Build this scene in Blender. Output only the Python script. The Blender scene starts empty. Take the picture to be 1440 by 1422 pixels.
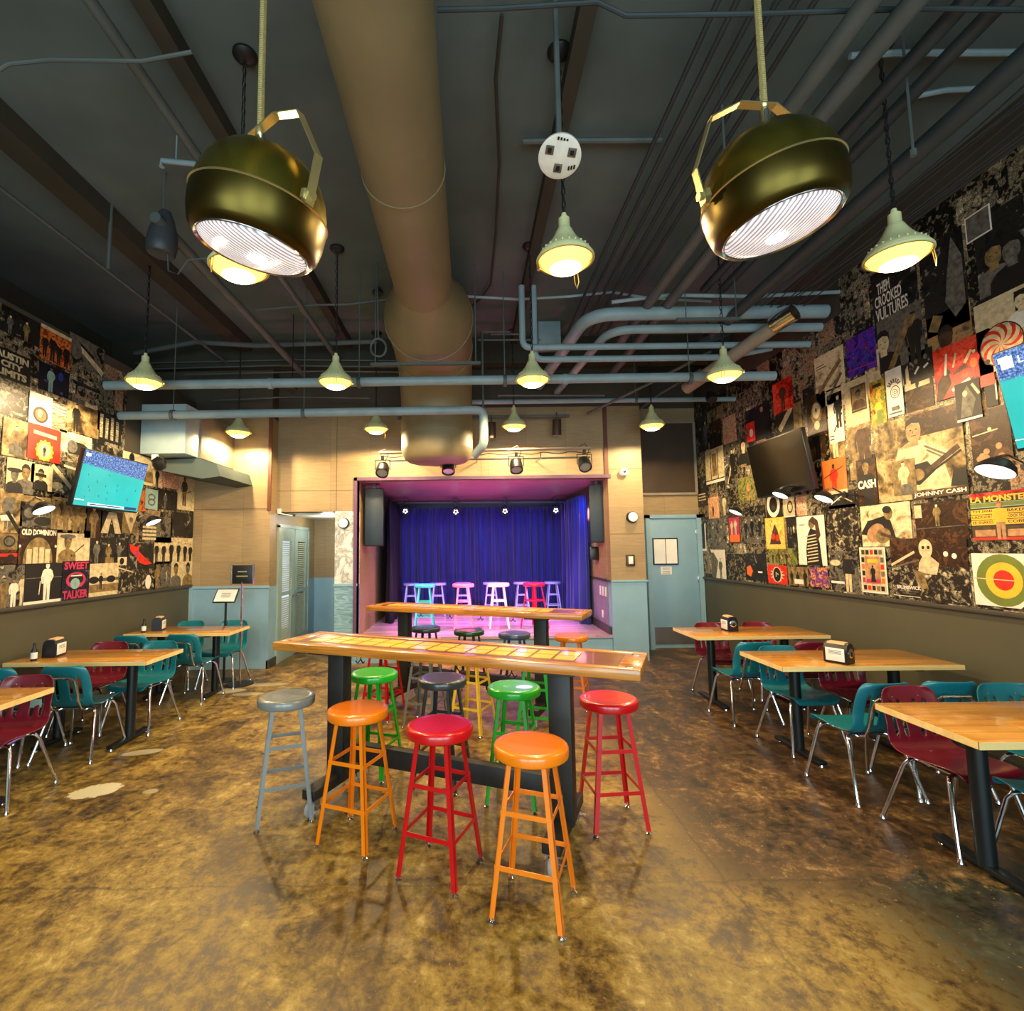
import bpy, bmesh, math, random
from mathutils import Vector, Matrix, Euler
random.seed(7)
PI = math.pi
SC = bpy.context.scene
COL = SC.collection
# ------------------------------------------------------------ survey of the room (camera station and sight lines)
FPX, EYE, PX, PY = 720.0, 1.69, 658.7, 711.0
PITCH, ROLL = math.atan(62/720), .012
_R = Vector((1,0,0)); _U = Vector((0,-math.sin(PITCH),math.cos(PITCH))); _F = Vector((0,math.cos(PITCH),math.sin(PITCH)))
CR = math.cos(ROLL)*_R - math.sin(ROLL)*_U
CU = math.sin(ROLL)*_R + math.cos(ROLL)*_U
def ray(x, y): return CR*((x-PX)/FPX) - CU*((y-PY)/FPX) + _F
def at(x, y, d):
    v = ray(x, y); return Vector((0,0,EYE)) + v*(d/v.y)
def onz(x, y, z=0):
    v = ray(x, y); return Vector((0,0,EYE)) + v*((z-EYE)/v.z)
def onx(x, y, X):
    v = ray(x, y); return Vector((0,0,EYE)) + v*(X/v.x)
# ------------------------------------------------------------ mesh helpers
class MB:
    def __init__(s): s.bm = bmesh.new(); s.mi = 0
    def _f(s, vs, smooth=False):
        try:
            f = s.bm.faces.new(vs); f.material_index = s.mi; f.smooth = smooth; return f
        except ValueError: return None
    def v(s, *c): return s.bm.verts.new(Vector(c) if len(c) == 3 else c[0])
    def mat(s, i): s.mi = i; return s
    def box(s, x0, x1, y0, y1, z0, z1, bev=0, M=None):
        n0 = set(s.bm.verts) if (bev or M) else None
        vs = [s.v(x, y, z) for z in (z0, z1) for (x, y) in ((x0,y0),(x1,y0),(x1,y1),(x0,y1))]
        fs = [s._f([vs[i] for i in q]) for q in ((3,2,1,0),(4,5,6,7),(0,1,5,4),(1,2,6,5),(2,3,7,6),(3,0,4,7))]
        if M is not None:
            for v in vs: v.co = M @ v.co
        if bev:
            es = {e for f in fs for e in f.edges}
            bmesh.ops.bevel(s.bm, geom=list(es), offset=bev, segments=2, affect='EDGES', profile=.5)
        return s
    def prism(s, poly, h, M=None, smooth=False):
        """poly: list of (x,y); extruded 0..h along z, then transformed by M"""
        M = M or Matrix.Identity(4)
        a = [s.v(M @ Vector((x, y, 0))) for x, y in poly]
        if h == 0: s._f(a); return s
        b = [s.v(M @ Vector((x, y, h))) for x, y in poly]
        n = len(a)
        s._f(a[::-1]); s._f(b)
        for i in range(n): s._f([a[i], a[(i+1) % n], b[(i+1) % n], b[i]], smooth)
        return s
    def ring(s, c, nrm, ref, r, n):
        nrm = nrm.normalized(); u = (ref - nrm*ref.dot(nrm)).normalized(); w = nrm.cross(u)
        return [s.v(c + (u*math.cos(2*PI*i/n) + w*math.sin(2*PI*i/n))*r) for i in range(n)]
    def tube(s, pts, r, n=10, caps=True, smooth=True):
        pts = [Vector(p) for p in pts]
        rs = r if isinstance(r, (list, tuple)) else [r]*len(pts)
        rings = []; ref = None
        for i, p in enumerate(pts):
            a = pts[max(i-1, 0)]; b = pts[min(i+1, len(pts)-1)]
            t = (b-a).normalized()
            if ref is None: ref = Vector((0,0,1)) if abs(t.z) < .9 else Vector((1,0,0))
            ref = (ref - t*ref.dot(t)).normalized()
            k = 1.0
            if 0 < i < len(pts)-1:
                d1 = (p-a).normalized(); c = max(.5, math.sqrt(max(0, (1+d1.dot((b-p).normalized()))/2))); 
            rings.append(s.ring(p, t, ref, rs[i]*k, n))
        for A, B in zip(rings, rings[1:]):
            for i in range(n): s._f([A[i], A[(i+1) % n], B[(i+1) % n], B[i]], smooth)
        if caps: s._f(rings[0][::-1]); s._f(rings[-1])
        return s
    def lathe(s, prof, n=24, M=None, smooth=True, closed=False):
        """prof: (r,z) pairs, revolved about z, then M"""
        M = M or Matrix.Identity(4); rings = []
        for r, z in prof:
            if r < 1e-5: rings.append([s.v(M @ Vector((0, 0, z)))])
            else: rings.append([s.v(M @ Vector((r*math.cos(2*PI*i/n), r*math.sin(2*PI*i/n), z))) for i in range(n)])
        for A, B in zip(rings, rings[1:]):
            for i in range(n):
                j = (i+1) % n
                if len(A) == 1 and len(B) == 1: continue
                if len(A) == 1: s._f([A[0], B[j], B[i]], smooth)
                elif len(B) == 1: s._f([A[i], A[j], B[0]], smooth)
                else: s._f([A[i], A[j], B[j], B[i]], smooth)
        return s
    def build(s, name, mats, parent=None, sharp=35, loc=None, fix=True):
        if fix: bmesh.ops.recalc_face_normals(s.bm, faces=s.bm.faces[:])
        me = bpy.data.meshes.new(name); s.bm.to_mesh(me); s.bm.free()
        if not isinstance(mats, (list, tuple)): mats = [mats]
        for m in mats: me.materials.append(m)
        if sharp: me.set_sharp_from_angle(angle=math.radians(sharp))
        o = bpy.data.objects.new(name, me); COL.objects.link(o)
        if parent: o.parent = parent
        if loc: o.location = loc
        return o
def tag(o, label=None, cat=None, group=None, kind=None):
    if label: o['label'] = label
    if cat: o['category'] = cat
    if group: o['group'] = group
    if kind: o['kind'] = kind
    return o
def thing(name, label, cat, loc=(0,0,0), rz=0, group=None):
    o = bpy.data.objects.new(name, None); COL.objects.link(o); o.empty_display_size = .05
    o.location = loc; o.rotation_euler = (0,0,rz)
    return tag(o, label, cat, group)
def struct(name, mb, m, label=None):
    o = mb.build(name, m); o['kind'] = 'structure'
    if label: o['label'] = label
    return o
def copy_tree(o, loc, rz=None, label=None, swap=None, name=None, par=None):
    c = o.copy(); COL.objects.link(c)
    if par: c.parent = par
    else:
        c.location = loc
        if rz is not None: c.rotation_euler = (0,0,rz)
        if label: c['label'] = label
    if swap and c.type == 'MESH' and c.data.name.split('.')[0] != '' :
        key = c.data.materials[0].name if c.data.materials else None
        if key in swap:
            k2 = c.data.name + '|' + swap[key].name
            me = SWAPPED.get(k2)
            if me is None:
                me = c.data.copy(); me.materials[0] = swap[key]; SWAPPED[k2] = me
            c.data = me
    for ch in o.children: copy_tree(ch, None, swap=swap, par=c)
    return c
SWAPPED = {}
def T(x, y, z): return Matrix.Translation((x, y, z))
def RX(a): return Matrix.Rotation(a, 4, 'X')
def RY(a): return Matrix.Rotation(a, 4, 'Y')
def RZ(a): return Matrix.Rotation(a, 4, 'Z')
def arc(c, r, a0, a1, n, ax='xz'):
    out = []
    for i in range(n+1):
        a = a0 + (a1-a0)*i/n; p = [c[0], c[1], c[2]]; k = {'x':0,'y':1,'z':2}
        p[k[ax[0]]] += r*math.cos(a); p[k[ax[1]]] += r*math.sin(a); out.append(tuple(p))
    return out
_tc = {}
def text_into(mb, txt, x0, x1, y0, y1, z, mi, shear=0, bold=0.0, thick=.0006):
    """lettering filled into the rectangle x0..x1, y0..y1 of the part's own plane"""
    key = (txt, bold)
    if key not in _tc:
        cu = bpy.data.curves.new('lettering', 'FONT'); cu.body = txt; cu.align_x = 'CENTER'; cu.offset = bold
        cu.resolution_u = 3; cu.space_line = .85
        ob = bpy.data.objects.new('lettering', cu); COL.objects.link(ob)
        bpy.context.view_layer.update()
        me = bpy.data.meshes.new_from_object(ob.evaluated_get(bpy.context.evaluated_depsgraph_get()))
        co = [v.co.copy() for v in me.vertices]; pl = [list(p.vertices) for p in me.polygons]
        bpy.data.objects.remove(ob); bpy.data.curves.remove(cu); bpy.data.meshes.remove(me)
        _tc[key] = (co, pl)
    co, pl = _tc[key]
    ax = min(c.x for c in co); bx = max(c.x for c in co); ay = min(c.y for c in co); by = max(c.y for c in co)
    vs = []
    for c in co:
        u = (c.x-ax)/(bx-ax); w = (c.y-ay)/(by-ay)
        vs.append(mb.v(x0+u*(x1-x0)+shear*w, y0+w*(y1-y0), z))
    old = mb.mi; mb.mi = mi
    for p in pl: mb._f([vs[i] for i in p])
    mb.mi = old
# ------------------------------------------------------------ materials
def lin(h):
    """'#rrggbb' to linear"""
    out = []
    for i in (1, 3, 5):
        c = int(h[i:i+2], 16)/255
        out.append(c/12.92 if c <= .04045 else ((c+.055)/1.055)**2.4)
    return tuple(out)
def rgba(c):
    if isinstance(c, str): c = lin(c)
    return (c[0], c[1], c[2], 1)
MC = {}
class NT:
    def __init__(s, name):
        s.m = bpy.data.materials.new(name); s.m.use_nodes = True; s.nt = s.m.node_tree
        s.b = s.nt.nodes['Principled BSDF']
    def n(s, t, **kw):
        x = s.nt.nodes.new(t)
        for k, v in kw.items():
            if k in x.inputs: 
                x.inputs[k].default_value = v
            else: setattr(x, k, v)
        return x
    def l(s, a, b): s.nt.links.new(a, b)
    def coord(s, kind='Object', scale=(1,1,1)):
        t = s.n('ShaderNodeTexCoord'); m = s.n('ShaderNodeMapping'); m.inputs['Scale'].default_value = scale
        s.l(t.outputs[kind], m.inputs[0]); return m.outputs[0]
    def noise(s, vec, scale, detail=4, rough=.55, dist=0):
        x = s.n('ShaderNodeTexNoise'); x.inputs['Scale'].default_value = scale; x.inputs['Detail'].default_value = detail
        x.inputs['Roughness'].default_value = rough; x.inputs['Distortion'].default_value = dist
        if vec is not None: s.l(vec, x.inputs['Vector'])
        return x.outputs['Fac']
    def ramp(s, fac, stops, mode='LINEAR'):
        x = s.n('ShaderNodeValToRGB'); e = x.color_ramp.elements; x.color_ramp.interpolation = mode
        while len(e) < len(stops): e.new(.5)
        for el, (p, c) in zip(e, stops): el.position = p; el.color = rgba(c)
        s.l(fac, x.inputs[0]); return x.outputs[0]
    def mix(s, fac, a, b, mode='MIX'):
        x = s.n('ShaderNodeMix'); x.data_type = 'RGBA'; x.blend_type = mode
        for i, v in ((0, fac), (6, a), (7, b)):
            if hasattr(v, 'links'): s.l(v, x.inputs[i])
            else: x.inputs[i].default_value = v if i == 0 else rgba(v)
        return x.outputs[2]
    def math(s, op, a, b=0, c=None):
        x = s.n('ShaderNodeMath'); x.operation = op
        for i, v in enumerate((a, b) if c is None else (a, b, c)):
            if hasattr(v, 'links'): s.l(v, x.inputs[i])
            else: x.inputs[i].default_value = v
        return x.outputs[0]
    def bump(s, h, strength=.2, dist=.01):
        x = s.n('ShaderNodeBump'); x.inputs['Strength'].default_value = strength; x.inputs['Distance'].default_value = dist
        s.l(h, x.inputs['Height']); s.l(x.outputs[0], s.b.inputs['Normal'])
    def set(s, **kw):
        for k, v in kw.items():
            k = k.replace('_', ' '); i = s.b.inputs[k]
            if hasattr(v, 'links'): s.l(v, i)
            else: i.default_value = rgba(v) if (isinstance(v, str) or (isinstance(v, tuple) and len(v) == 3 and 'Color' in k)) else v
        return s
def plain(name, col, rough=.5, metal=0, var=.12, vs=6, coat=0, bump=0, spec=.5):
    """painted or moulded surface with a slight procedural unevenness"""
    if name in MC: return MC[name]
    t = NT(name); v = t.coord('Object'); n = t.noise(v, vs, 3)
    c = lin(col) if isinstance(col, str) else col
    a = tuple(max(0, x*(1-var)) for x in c); b = tuple(min(1, x*(1+var)) for x in c)
    t.set(Base_Color=t.ramp(n, [(.3, a), (.7, b)]), Roughness=rough, Metallic=metal, Coat_Weight=coat, Specular_IOR_Level=spec)
    if bump: t.bump(t.noise(v, vs*8, 3), bump, .004)
    MC[name] = t.m; return t.m
def emit(name, col, strength):
    if name in MC: return MC[name]
    t = NT(name); t.set(Base_Color=col, Emission_Color=col, Emission_Strength=strength, Roughness=.4); MC[name] = t.m; return t.m
def wood(name, dark, light, axis=0, scale=1.0, rough=.35, coat=0.0, plank=0):
    t = NT(name); sc = [14*scale]*3; sc[axis] = .9*scale
    v = t.coord('Object', tuple(sc)); n = t.noise(v, 1.6, 6, .6, .6)
    c = t.ramp(n, [(.3, dark), (.5, tuple((a+b)/2 for a, b in zip(lin(dark), lin(light)))), (.7, light)])
    if plank:
        b = t.n('ShaderNodeTexBrick'); b.offset = .37; b.inputs['Scale'].default_value = 1
        b.inputs['Color1'].default_value = (.7,.7,.7,1); b.inputs['Color2'].default_value = (1.15,1.12,1.05,1); b.inputs['Mortar'].default_value = (.45,.4,.35,1)
        b.inputs['Mortar Size'].default_value = .002; b.inputs['Brick Width'].default_value = plank*9; b.inputs['Row Height'].default_value = plank
        tc = t.n('ShaderNodeTexCoord'); mp = t.n('ShaderNodeMapping')
        if axis == 1: mp.inputs['Rotation'].default_value = (0,0,PI/2)
        t.l(tc.outputs['Object'], mp.inputs[0]); t.l(mp.outputs[0], b.inputs['Vector'])
        c = t.mix(1.0, c, b.outputs['Color'], 'MULTIPLY')
    t.set(Base_Color=c, Roughness=rough, Coat_Weight=coat, Coat_Roughness=.06); t.bump(n, .08, .003)
    return t.m
M = {}
M['chrome'] = plain('chrome', (.72,.73,.75), .14, 1, .04)
M['steel'] = plain('brushed_steel', (.45,.46,.47), .35, 1, .1)
M['black'] = plain('black_metal', '#17191b', .42, .2, .2)
M['blackplastic'] = plain('black_plastic', '#141416', .35, 0, .2)
M['rubber'] = plain('rubber', '#202022', .7)
M['wheelgrey'] = plain('grey_caster_tread', '#9a9a94', .5)
M['white'] = plain('white_plastic', '#d9d9d4', .4, 0, .05)
M['paper'] = plain('paper_white', '#e4e2da', .7, 0, .05)
M['teal'] = plain('teal_wall_paint', '#7fa3b6', .5, 0, .06, 3, bump=.05)
M['tealtrim'] = plain('teal_trim_paint', '#86a8b6', .4, 0, .05)
M['olive'] = plain('olive_wainscot_paint', '#4b4938', .55, 0, .08, 2)
M['ceil'] = plain('ceiling_paint', '#566360', .85, 0, .2, 1.2, bump=.1, spec=.2)
M['ceilbeam'] = plain('beam_paint', '#3c3a30', .8, 0, .14, 2, spec=.2)
M['upper'] = plain('upper_wall_paint', '#4a443a', .8, 0, .12, 2, spec=.2)
M['pipe'] = plain('pipe_paint', '#84999d', .5, 0, .12, 4, bump=.05)
M['pipegrey'] = plain('grey_pipe_paint', '#4c5552', .55, 0, .14, 4, bump=.05)
M['duct'] = plain('duct_paint', '#7c7050', .55, 0, .1, 2.5, bump=.05)
M['pipeshade'] = plain('pipe_paint_shaded', '#2b3638', .55, 0, .14, 4, bump=.05)  # pipe paint with the dim right-hand ceiling's shade put into the colour
M['trim'] = plain('rust_brown_trim', '#5c2d12', .5, 0, .15)
M['darkpanel'] = plain('dark_bronze_panel', '#3a2a18', .5, 0, .2, 3)
M['rail'] = plain('rail_paint', '#3c3a30', .45, 0, .1)
M['box'] = plain('pale_blue_grey_metal', '#9db3b5', .4, 0, .06)
M['boxside'] = plain('grey_metal', '#8a7f6c', .5, 0, .1)
M['chairteal'] = plain('teal_plastic', '#0d6f7c', .32, 0, .06, 5, coat=.2)
M['chairred'] = plain('burgundy_plastic', '#6d1226', .28, 0, .08, 5, coat=.3)
M['stoolblack'] = plain('charcoal_enamel', '#2b2f2f', .3, .1, .2)
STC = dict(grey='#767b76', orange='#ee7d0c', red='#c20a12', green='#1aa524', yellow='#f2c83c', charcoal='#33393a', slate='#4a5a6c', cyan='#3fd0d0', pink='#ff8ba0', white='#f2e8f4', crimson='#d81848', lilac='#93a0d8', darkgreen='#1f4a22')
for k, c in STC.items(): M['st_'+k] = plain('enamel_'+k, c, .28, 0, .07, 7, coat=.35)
M['brass'] = plain('aged_brass', '#988836', .30, 1, .2, 5)
M['brassdark'] = plain('dark_brass', '#4c411a', .34, .95, .2, 5)
M['bracket'] = plain('bracket_metal', '#cfc48c', .3, .9, .1)
M['lampgreen'] = plain('pale_green_enamel', '#d2d49c', .4, 0, .08)
M['glow'] = emit('lit_lamp_glass', (1, .80, .42), 14)
M['glowrim'] = emit('lamp_reflector_glow', (1, .56, .10), 3.0)
M['spotglow'] = emit('spot_lens', (1, .92, .75), 8)
M['coverwhite'] = plain('sconce_white', '#ecebe4', .4)
M['seam'] = plain('panel_seam', '#5e4a2c', .7)
M['tile'] = plain('inlaid_yellow_tile', '#f0b83c', .3, 0, .12, 4, coat=.15, spec=.3)
M['ink'] = plain('poster_ink_black', '#0c0b0a', .55)
M['greyink'] = plain('poster_grey', '#5c584e', .55, 0, .6, 22)
M['cream'] = plain('poster_cream', '#c4b48c', .55, 0, .3, 20)
M['pwhite'] = plain('poster_white', '#dcd6c6', .5, 0, .10, 18)
M['pred'] = plain('poster_red', '#c9260f', .5, 0, .3, 12)
M['porange'] = plain('poster_orange', '#e2692a', .5, 0, .12, 12)
M['pyellow'] = plain('poster_yellow', '#e3b02c', .5, 0, .1, 12)
M['pgreen'] = plain('poster_green', '#66742a', .5, 0, .12, 12)
M['pblue'] = plain('poster_blue', '#26318a', .5, 0, .3, 14)
M['pskin'] = plain('poster_skin_tone', '#a67c54', .55, 0, .4, 18)
M['psepia'] = plain('poster_sepia', '#7a653c', .55, 0, .6, 18)
M['pbrown'] = plain('poster_brown', '#402a15', .55, 0, .6, 18)
M['ppink'] = plain('poster_pink', '#b02a52', .5, 0, .15, 14)
M['pteal'] = plain('poster_teal', '#7fa3a0', .5, 0, .1, 14)
def photo(name, cols, scale=8, dist=1.2, stretch=(1,1,1), rough=.42):
    """printed photograph: hard-edged tonal patches, different on every poster"""
    t = NT(name); v = t.coord('Object', stretch); oi = t.n('ShaderNodeObjectInfo')
    off = t.n('ShaderNodeVectorMath'); off.operation = 'SCALE'; off.inputs[0].default_value = (37, 53, 71); t.l(oi.outputs['Random'], off.inputs['Scale'])
    ad = t.n('ShaderNodeVectorMath'); ad.operation = 'ADD'; t.l(v, ad.inputs[0]); t.l(off.outputs[0], ad.inputs[1])
    n = t.noise(ad.outputs[0], scale, 5, .58, dist); n2 = t.noise(ad.outputs[0], scale*7, 3, .6, .3)
    f = t.math('ADD', t.math('MULTIPLY', n, .82), t.math('MULTIPLY', n2, .18))
    k = len(cols); st = [(.36+.30*i/(k-1), c) for i, c in enumerate(cols)]
    t.set(Base_Color=t.ramp(f, st, 'LINEAR'), Roughness=rough, Specular_IOR_Level=.3)
    M[name] = t.m; return t.m
photo('ph_bw', ['#0d0c0a', '#17150f', '#6f6a5c', '#36322a', '#cfc6ae'])
photo('ph_dark', ['#0a0a0a', '#141311', '#262420', '#12110f', '#8f8a7c'], 7)
photo('ph_sepia', ['#2a2114', '#5c4b2c', '#937c50', '#c0a878', '#7b6640'], 4)
photo('ph_light', ['#8d7c5a', '#c6b48c', '#dccda6', '#bca97e', '#5d4f35'], 4)
photo('ph_crowd', ['#0a0908', '#2a251c', '#12100c', '#8f8468', '#cdbf9a'], 18, .8)
photo('ph_lines', ['#12100c', '#b6a988', '#2a261e', '#d9cca8', '#3a342a'], 6, .2, (1, 9, 1))
photo('ph_orange', ['#3a1206', '#8c3a12', '#d97a34', '#5c2208', '#e0a868'], 9)
photo('ph_red', ['#3a0808', '#a8160c', '#d22c14', '#e8553a', '#c0200e'], 6)
photo('ph_redmix', ['#c22a18', '#e2c6a0', '#8c1810', '#e8d6b4', '#a02a1a'], 22)
photo('ph_night', ['#08080c', '#101018', '#1c1c2c', '#0c0c12', '#5c5c84'], 7)
photo('ph_purple', ['#10081c', '#2c1268', '#3c2cc0', '#7a1440', '#20104a'], 12)
photo('ph_green', ['#2a2c12', '#5c6428', '#88884a', '#3c3c1c', '#c8b078'], 6)
photo('ph_yellow', ['#b06a1c', '#e2a83c', '#ecca7a', '#d99a30', '#a85a20'], 12)
photo('ph_peach', ['#c88a60', '#e0b088', '#b0744c', '#e4bc94', '#7c4a2c'], 6)
photo('ph_sky', ['#2c2038', '#5c4438', '#a88450', '#8a6a48', '#3c2c40'], 5)
photo('ph_blue', ['#101430', '#1c3c9c', '#9c3018', '#d8a040', '#2c58c0'], 22)
photo('ph_rasta', ['#8c1c10', '#c88a1c', '#4c6c1c', '#d8b040', '#5c1c10'], 8)
photo('ph_brown', ['#120a06', '#3a2412', '#20140a', '#5c3c20', '#140c08'], 8)
# ============================================================ THE ROOM
def floor_mat():
    t = NT('stained_concrete'); v = t.coord('Object')
    big = t.noise(v, .8, 6, .62, .9); mid = t.noise(v, 3.4, 8, .72, .7); fine = t.noise(v, 17, 7, .75, .3); spk = t.noise(v, 46, 3, .6)
    st = t.coord('Object', (1.3, .6, 1)); strk = t.noise(st, 2.2, 8, .72, 1.6)
    sx = t.n('ShaderNodeSeparateXYZ'); t.l(v, sx.inputs[0])
    tone = t.math('ADD', t.math('ADD', t.math('MULTIPLY', mid, .34), t.math('MULTIPLY', strk, .28)), t.math('MULTIPLY', fine, .38))
    base = t.ramp(tone, [(.41, '#2e2009'), (.455, '#574114'), (.50, '#7f6423'), (.55, '#9b8036'), (.62, '#c3aa68')])
    brown = t.ramp(tone, [(.42, '#160d05'), (.47, '#2e1d0d'), (.52, '#4a3016'), (.56, '#6b4d26'), (.61, '#9a7f4c')])
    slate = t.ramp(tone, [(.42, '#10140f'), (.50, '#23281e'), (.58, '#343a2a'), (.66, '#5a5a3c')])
    wob = t.math('MULTIPLY', t.math('SUBTRACT', tone, .5), 2.6)
    def edge(axis, pos, sign, k=5):
        e = t.math('MULTIPLY', t.math('ADD', t.math('SUBTRACT', sx.outputs[axis], pos), wob), sign*k)
        c = t.n('ShaderNodeClamp'); t.l(t.math('ADD', e, .5), c.inputs[0]); return c.outputs[0]
    # a bare brown patch of slab in the right aisle, and a slate strip, lower right, with corner shade painted in
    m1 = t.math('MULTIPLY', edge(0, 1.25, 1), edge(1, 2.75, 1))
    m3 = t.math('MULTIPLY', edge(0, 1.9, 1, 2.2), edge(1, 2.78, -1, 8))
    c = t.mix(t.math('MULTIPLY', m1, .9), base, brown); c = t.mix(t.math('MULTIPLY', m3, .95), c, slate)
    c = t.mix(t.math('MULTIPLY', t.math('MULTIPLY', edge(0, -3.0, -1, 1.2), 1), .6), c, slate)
    c = t.mix(t.ramp(big, [(.50, (0,0,0)), (.60, (.6,.6,.6))]), c, brown)
    c = t.mix(t.ramp(spk, [(.66, (0,0,0)), (.74, (.5,.5,.5))]), c, '#c8b47c')
    c = t.mix(t.ramp(spk, [(.26, (.6,.6,.6)), (.33, (0,0,0))]), c, '#171006')
    for ax, pos in ((0, 1.28), (0, -.55), (1, 2.75), (1, 6.9)):
        d = t.math('ABSOLUTE', t.math('ADD', t.math('SUBTRACT', sx.outputs[ax], pos), t.math('MULTIPLY', t.math('SUBTRACT', mid, .5), .12)))
        c = t.mix(t.ramp(d, [(.0, (.5,.5,.5)), (.012, (0,0,0))]), c, '#1c140a')
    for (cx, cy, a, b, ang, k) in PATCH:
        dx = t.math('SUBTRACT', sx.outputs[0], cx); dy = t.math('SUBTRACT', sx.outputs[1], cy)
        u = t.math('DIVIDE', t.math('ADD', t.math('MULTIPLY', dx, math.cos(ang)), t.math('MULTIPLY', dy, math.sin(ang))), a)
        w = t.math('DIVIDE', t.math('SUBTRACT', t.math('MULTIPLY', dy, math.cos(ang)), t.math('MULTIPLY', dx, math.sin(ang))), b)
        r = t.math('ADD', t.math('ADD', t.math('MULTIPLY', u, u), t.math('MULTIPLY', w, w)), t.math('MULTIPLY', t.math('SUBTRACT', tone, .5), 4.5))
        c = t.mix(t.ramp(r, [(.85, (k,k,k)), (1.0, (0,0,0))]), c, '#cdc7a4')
    t.set(Base_Color=c, Roughness=t.ramp(tone, [(.4, (.34,.34,.34)), (.6, (.58,.58,.58))]), Specular_IOR_Level=.5, Coat_Weight=.08, Coat_Roughness=.3)
    t.bump(tone, .35, .006); return t.m
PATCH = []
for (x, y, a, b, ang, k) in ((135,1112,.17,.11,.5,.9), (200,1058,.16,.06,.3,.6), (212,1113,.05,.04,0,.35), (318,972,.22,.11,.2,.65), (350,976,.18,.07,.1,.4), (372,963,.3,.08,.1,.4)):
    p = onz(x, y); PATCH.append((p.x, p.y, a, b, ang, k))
def ply_mat(name, lo, hi):
    t = NT(name); v = t.coord('Object', (3, 3, 30)); n = t.noise(v, 1.5, 6, .6, .4); g = t.noise(t.coord('Object'), 1.1, 3)
    c = t.ramp(t.math('ADD', t.math('MULTIPLY', n, .5), t.math('MULTIPLY', g, .5)), [(.32, lo), (.68, hi)])
    tc = t.n('ShaderNodeTexCoord'); mp = t.n('ShaderNodeMapping'); mp.inputs['Rotation'].default_value = (PI/2, 0, 0); mp.inputs['Location'].default_value = (.3, .03, 0)
    b = t.n('ShaderNodeTexBrick'); b.offset = 0; b.inputs['Scale'].default_value = 1; b.inputs['Color1'].default_value = (.86,.86,.86,1); b.inputs['Color2'].default_value = (1.05,1.04,1,1)
    b.inputs['Mortar'].default_value = (.75,.72,.68,1); b.inputs['Mortar Size'].default_value = .003; b.inputs['Brick Width'].default_value = .61; b.inputs['Row Height'].default_value = .76
    t.l(tc.outputs['Object'], mp.inputs[0]); t.l(mp.outputs[0], b.inputs['Vector'])
    t.set(Base_Color=t.mix(1, c, b.outputs['Color'], 'MULTIPLY'), Roughness=.5); return t.m
M['ply'] = ply_mat('varnished_plywood', '#86714f', '#a48d68')
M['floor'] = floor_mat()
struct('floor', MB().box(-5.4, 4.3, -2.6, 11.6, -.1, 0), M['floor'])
struct('ceiling', MB().box(-5.4, 4.3, -2.6, 9.2, 4.85, 4.95), M['ceil'])
# left wall: olive below the rail, brown-grey above, with a ledge back to the upper wall
m = MB(); m.box(-5.3, -4.1, -2.6, 7.6, 0, 1.2); m.mat(1).box(-5.3, -4.1, -2.6, 7.6, 1.2, 3.95)
struct('wall_left', m, [M['olive'], M['upper']])
struct('wall_left_upper', MB().box(-5.4, -5.3, -2.6, 7.6, 3.9, 4.85), M['ceilbeam'])
m = MB(); m.box(3.95, 4.25, -2.6, 8.75, 0, 1.17); m.mat(1).box(3.95, 4.25, -2.6, 8.75, 1.17, 4.85)
struct('wall_right', m, [M['olive'], M['upper']])
struct('trim_1', MB().box(-4.1, -4.065, -2.6, 7.6, 1.19, 1.225, .006), M['rail'])
struct('trim_2', MB().box(3.915, 3.95, -2.6, 8.75, 1.155, 1.19, .006), M['rail'])
# front wall behind the camera with tall shop windows
m = MB(); m.box(-5.4, 4.3, -2.75, -2.6, 3.3, 4.95); m.box(-5.4, 4.3, -2.75, -2.6, 0, .35)
for a, b in ((-5.4,-3.6),(-1.3,-.9),(1.0,1.4),(3.4,4.3)): m.box(a, b, -2.75, -2.6, .35, 3.3)
struct('wall_front', m, M['upper'])
# back wall, left segment (y 7.6), plywood above teal
def seg(name, x0, x1, y0, y1, zt, zp=3.8, top=4.85, extra=()):
    m = MB()
    if zt[0] < zt[1]: m.box(x0, x1, y0, y1, zt[0], zt[1])
    m.mat(1).box(x0, x1, y0, y1, max(zt[1], zt[2] if len(zt) > 2 else 0), zp)
    m.mat(2).box(x0, x1, y0, y1, zp, top)
    m.mat(3)
    for (sx0, sx1, sz0, sz1) in extra: m.box(sx0, sx1, y0-.004, y0, sz0, sz1)
    struct(name, m, [M['teal'], M['ply'], M['upper'], M['seam']])
struct('wall_back_left_upper', MB().box(-5.4, -4.1, 7.6, 7.8, 3.9, 4.85), M['upper'])
seg('wall_back_left', -4.1, -2.95, 7.6, 7.9, (0, 1.18), 3.72, 4.85, [(-4.1,-2.95,2.33,2.336)])
seg('wall_back_header', -2.95, -1.71, 7.85, 8.05, (0, 0, 2.3), 3.86, 4.85, [(-2.95,-1.71,2.62,2.626), (-2.035,-2.03,2.3,3.86)])
seg('wall_back_stage', -1.71, 2.16, 7.85, 8.05, (0, 0, 2.77), 3.9, 4.85, [(.2,.205,2.77,3.9)])
seg('wall_back_pier', 2.16, 2.69, 7.85, 8.75, (0, 1.19), 3.9, 4.85, [(2.16,2.69,2.9,2.905),(2.16,2.69,1.9,1.904)])
m = MB(); m.box(2.69, 3.0, 8.75, 8.95, 0, 1.19); m.box(2.69, 3.0, 8.75, 8.95, 1.19, 2.24); m.mat(1).box(2.69, 3.95, 8.75, 8.95, 2.24, 4.1)
m.mat(2).box(2.69, 3.95, 8.75, 8.95, 4.1, 4.85)
struct('wall_back_right', m, [M['teal'], M['ply'], M['upper']])
a = at(903, 597, 8.75); b = at(976, 693, 8.75)
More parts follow.
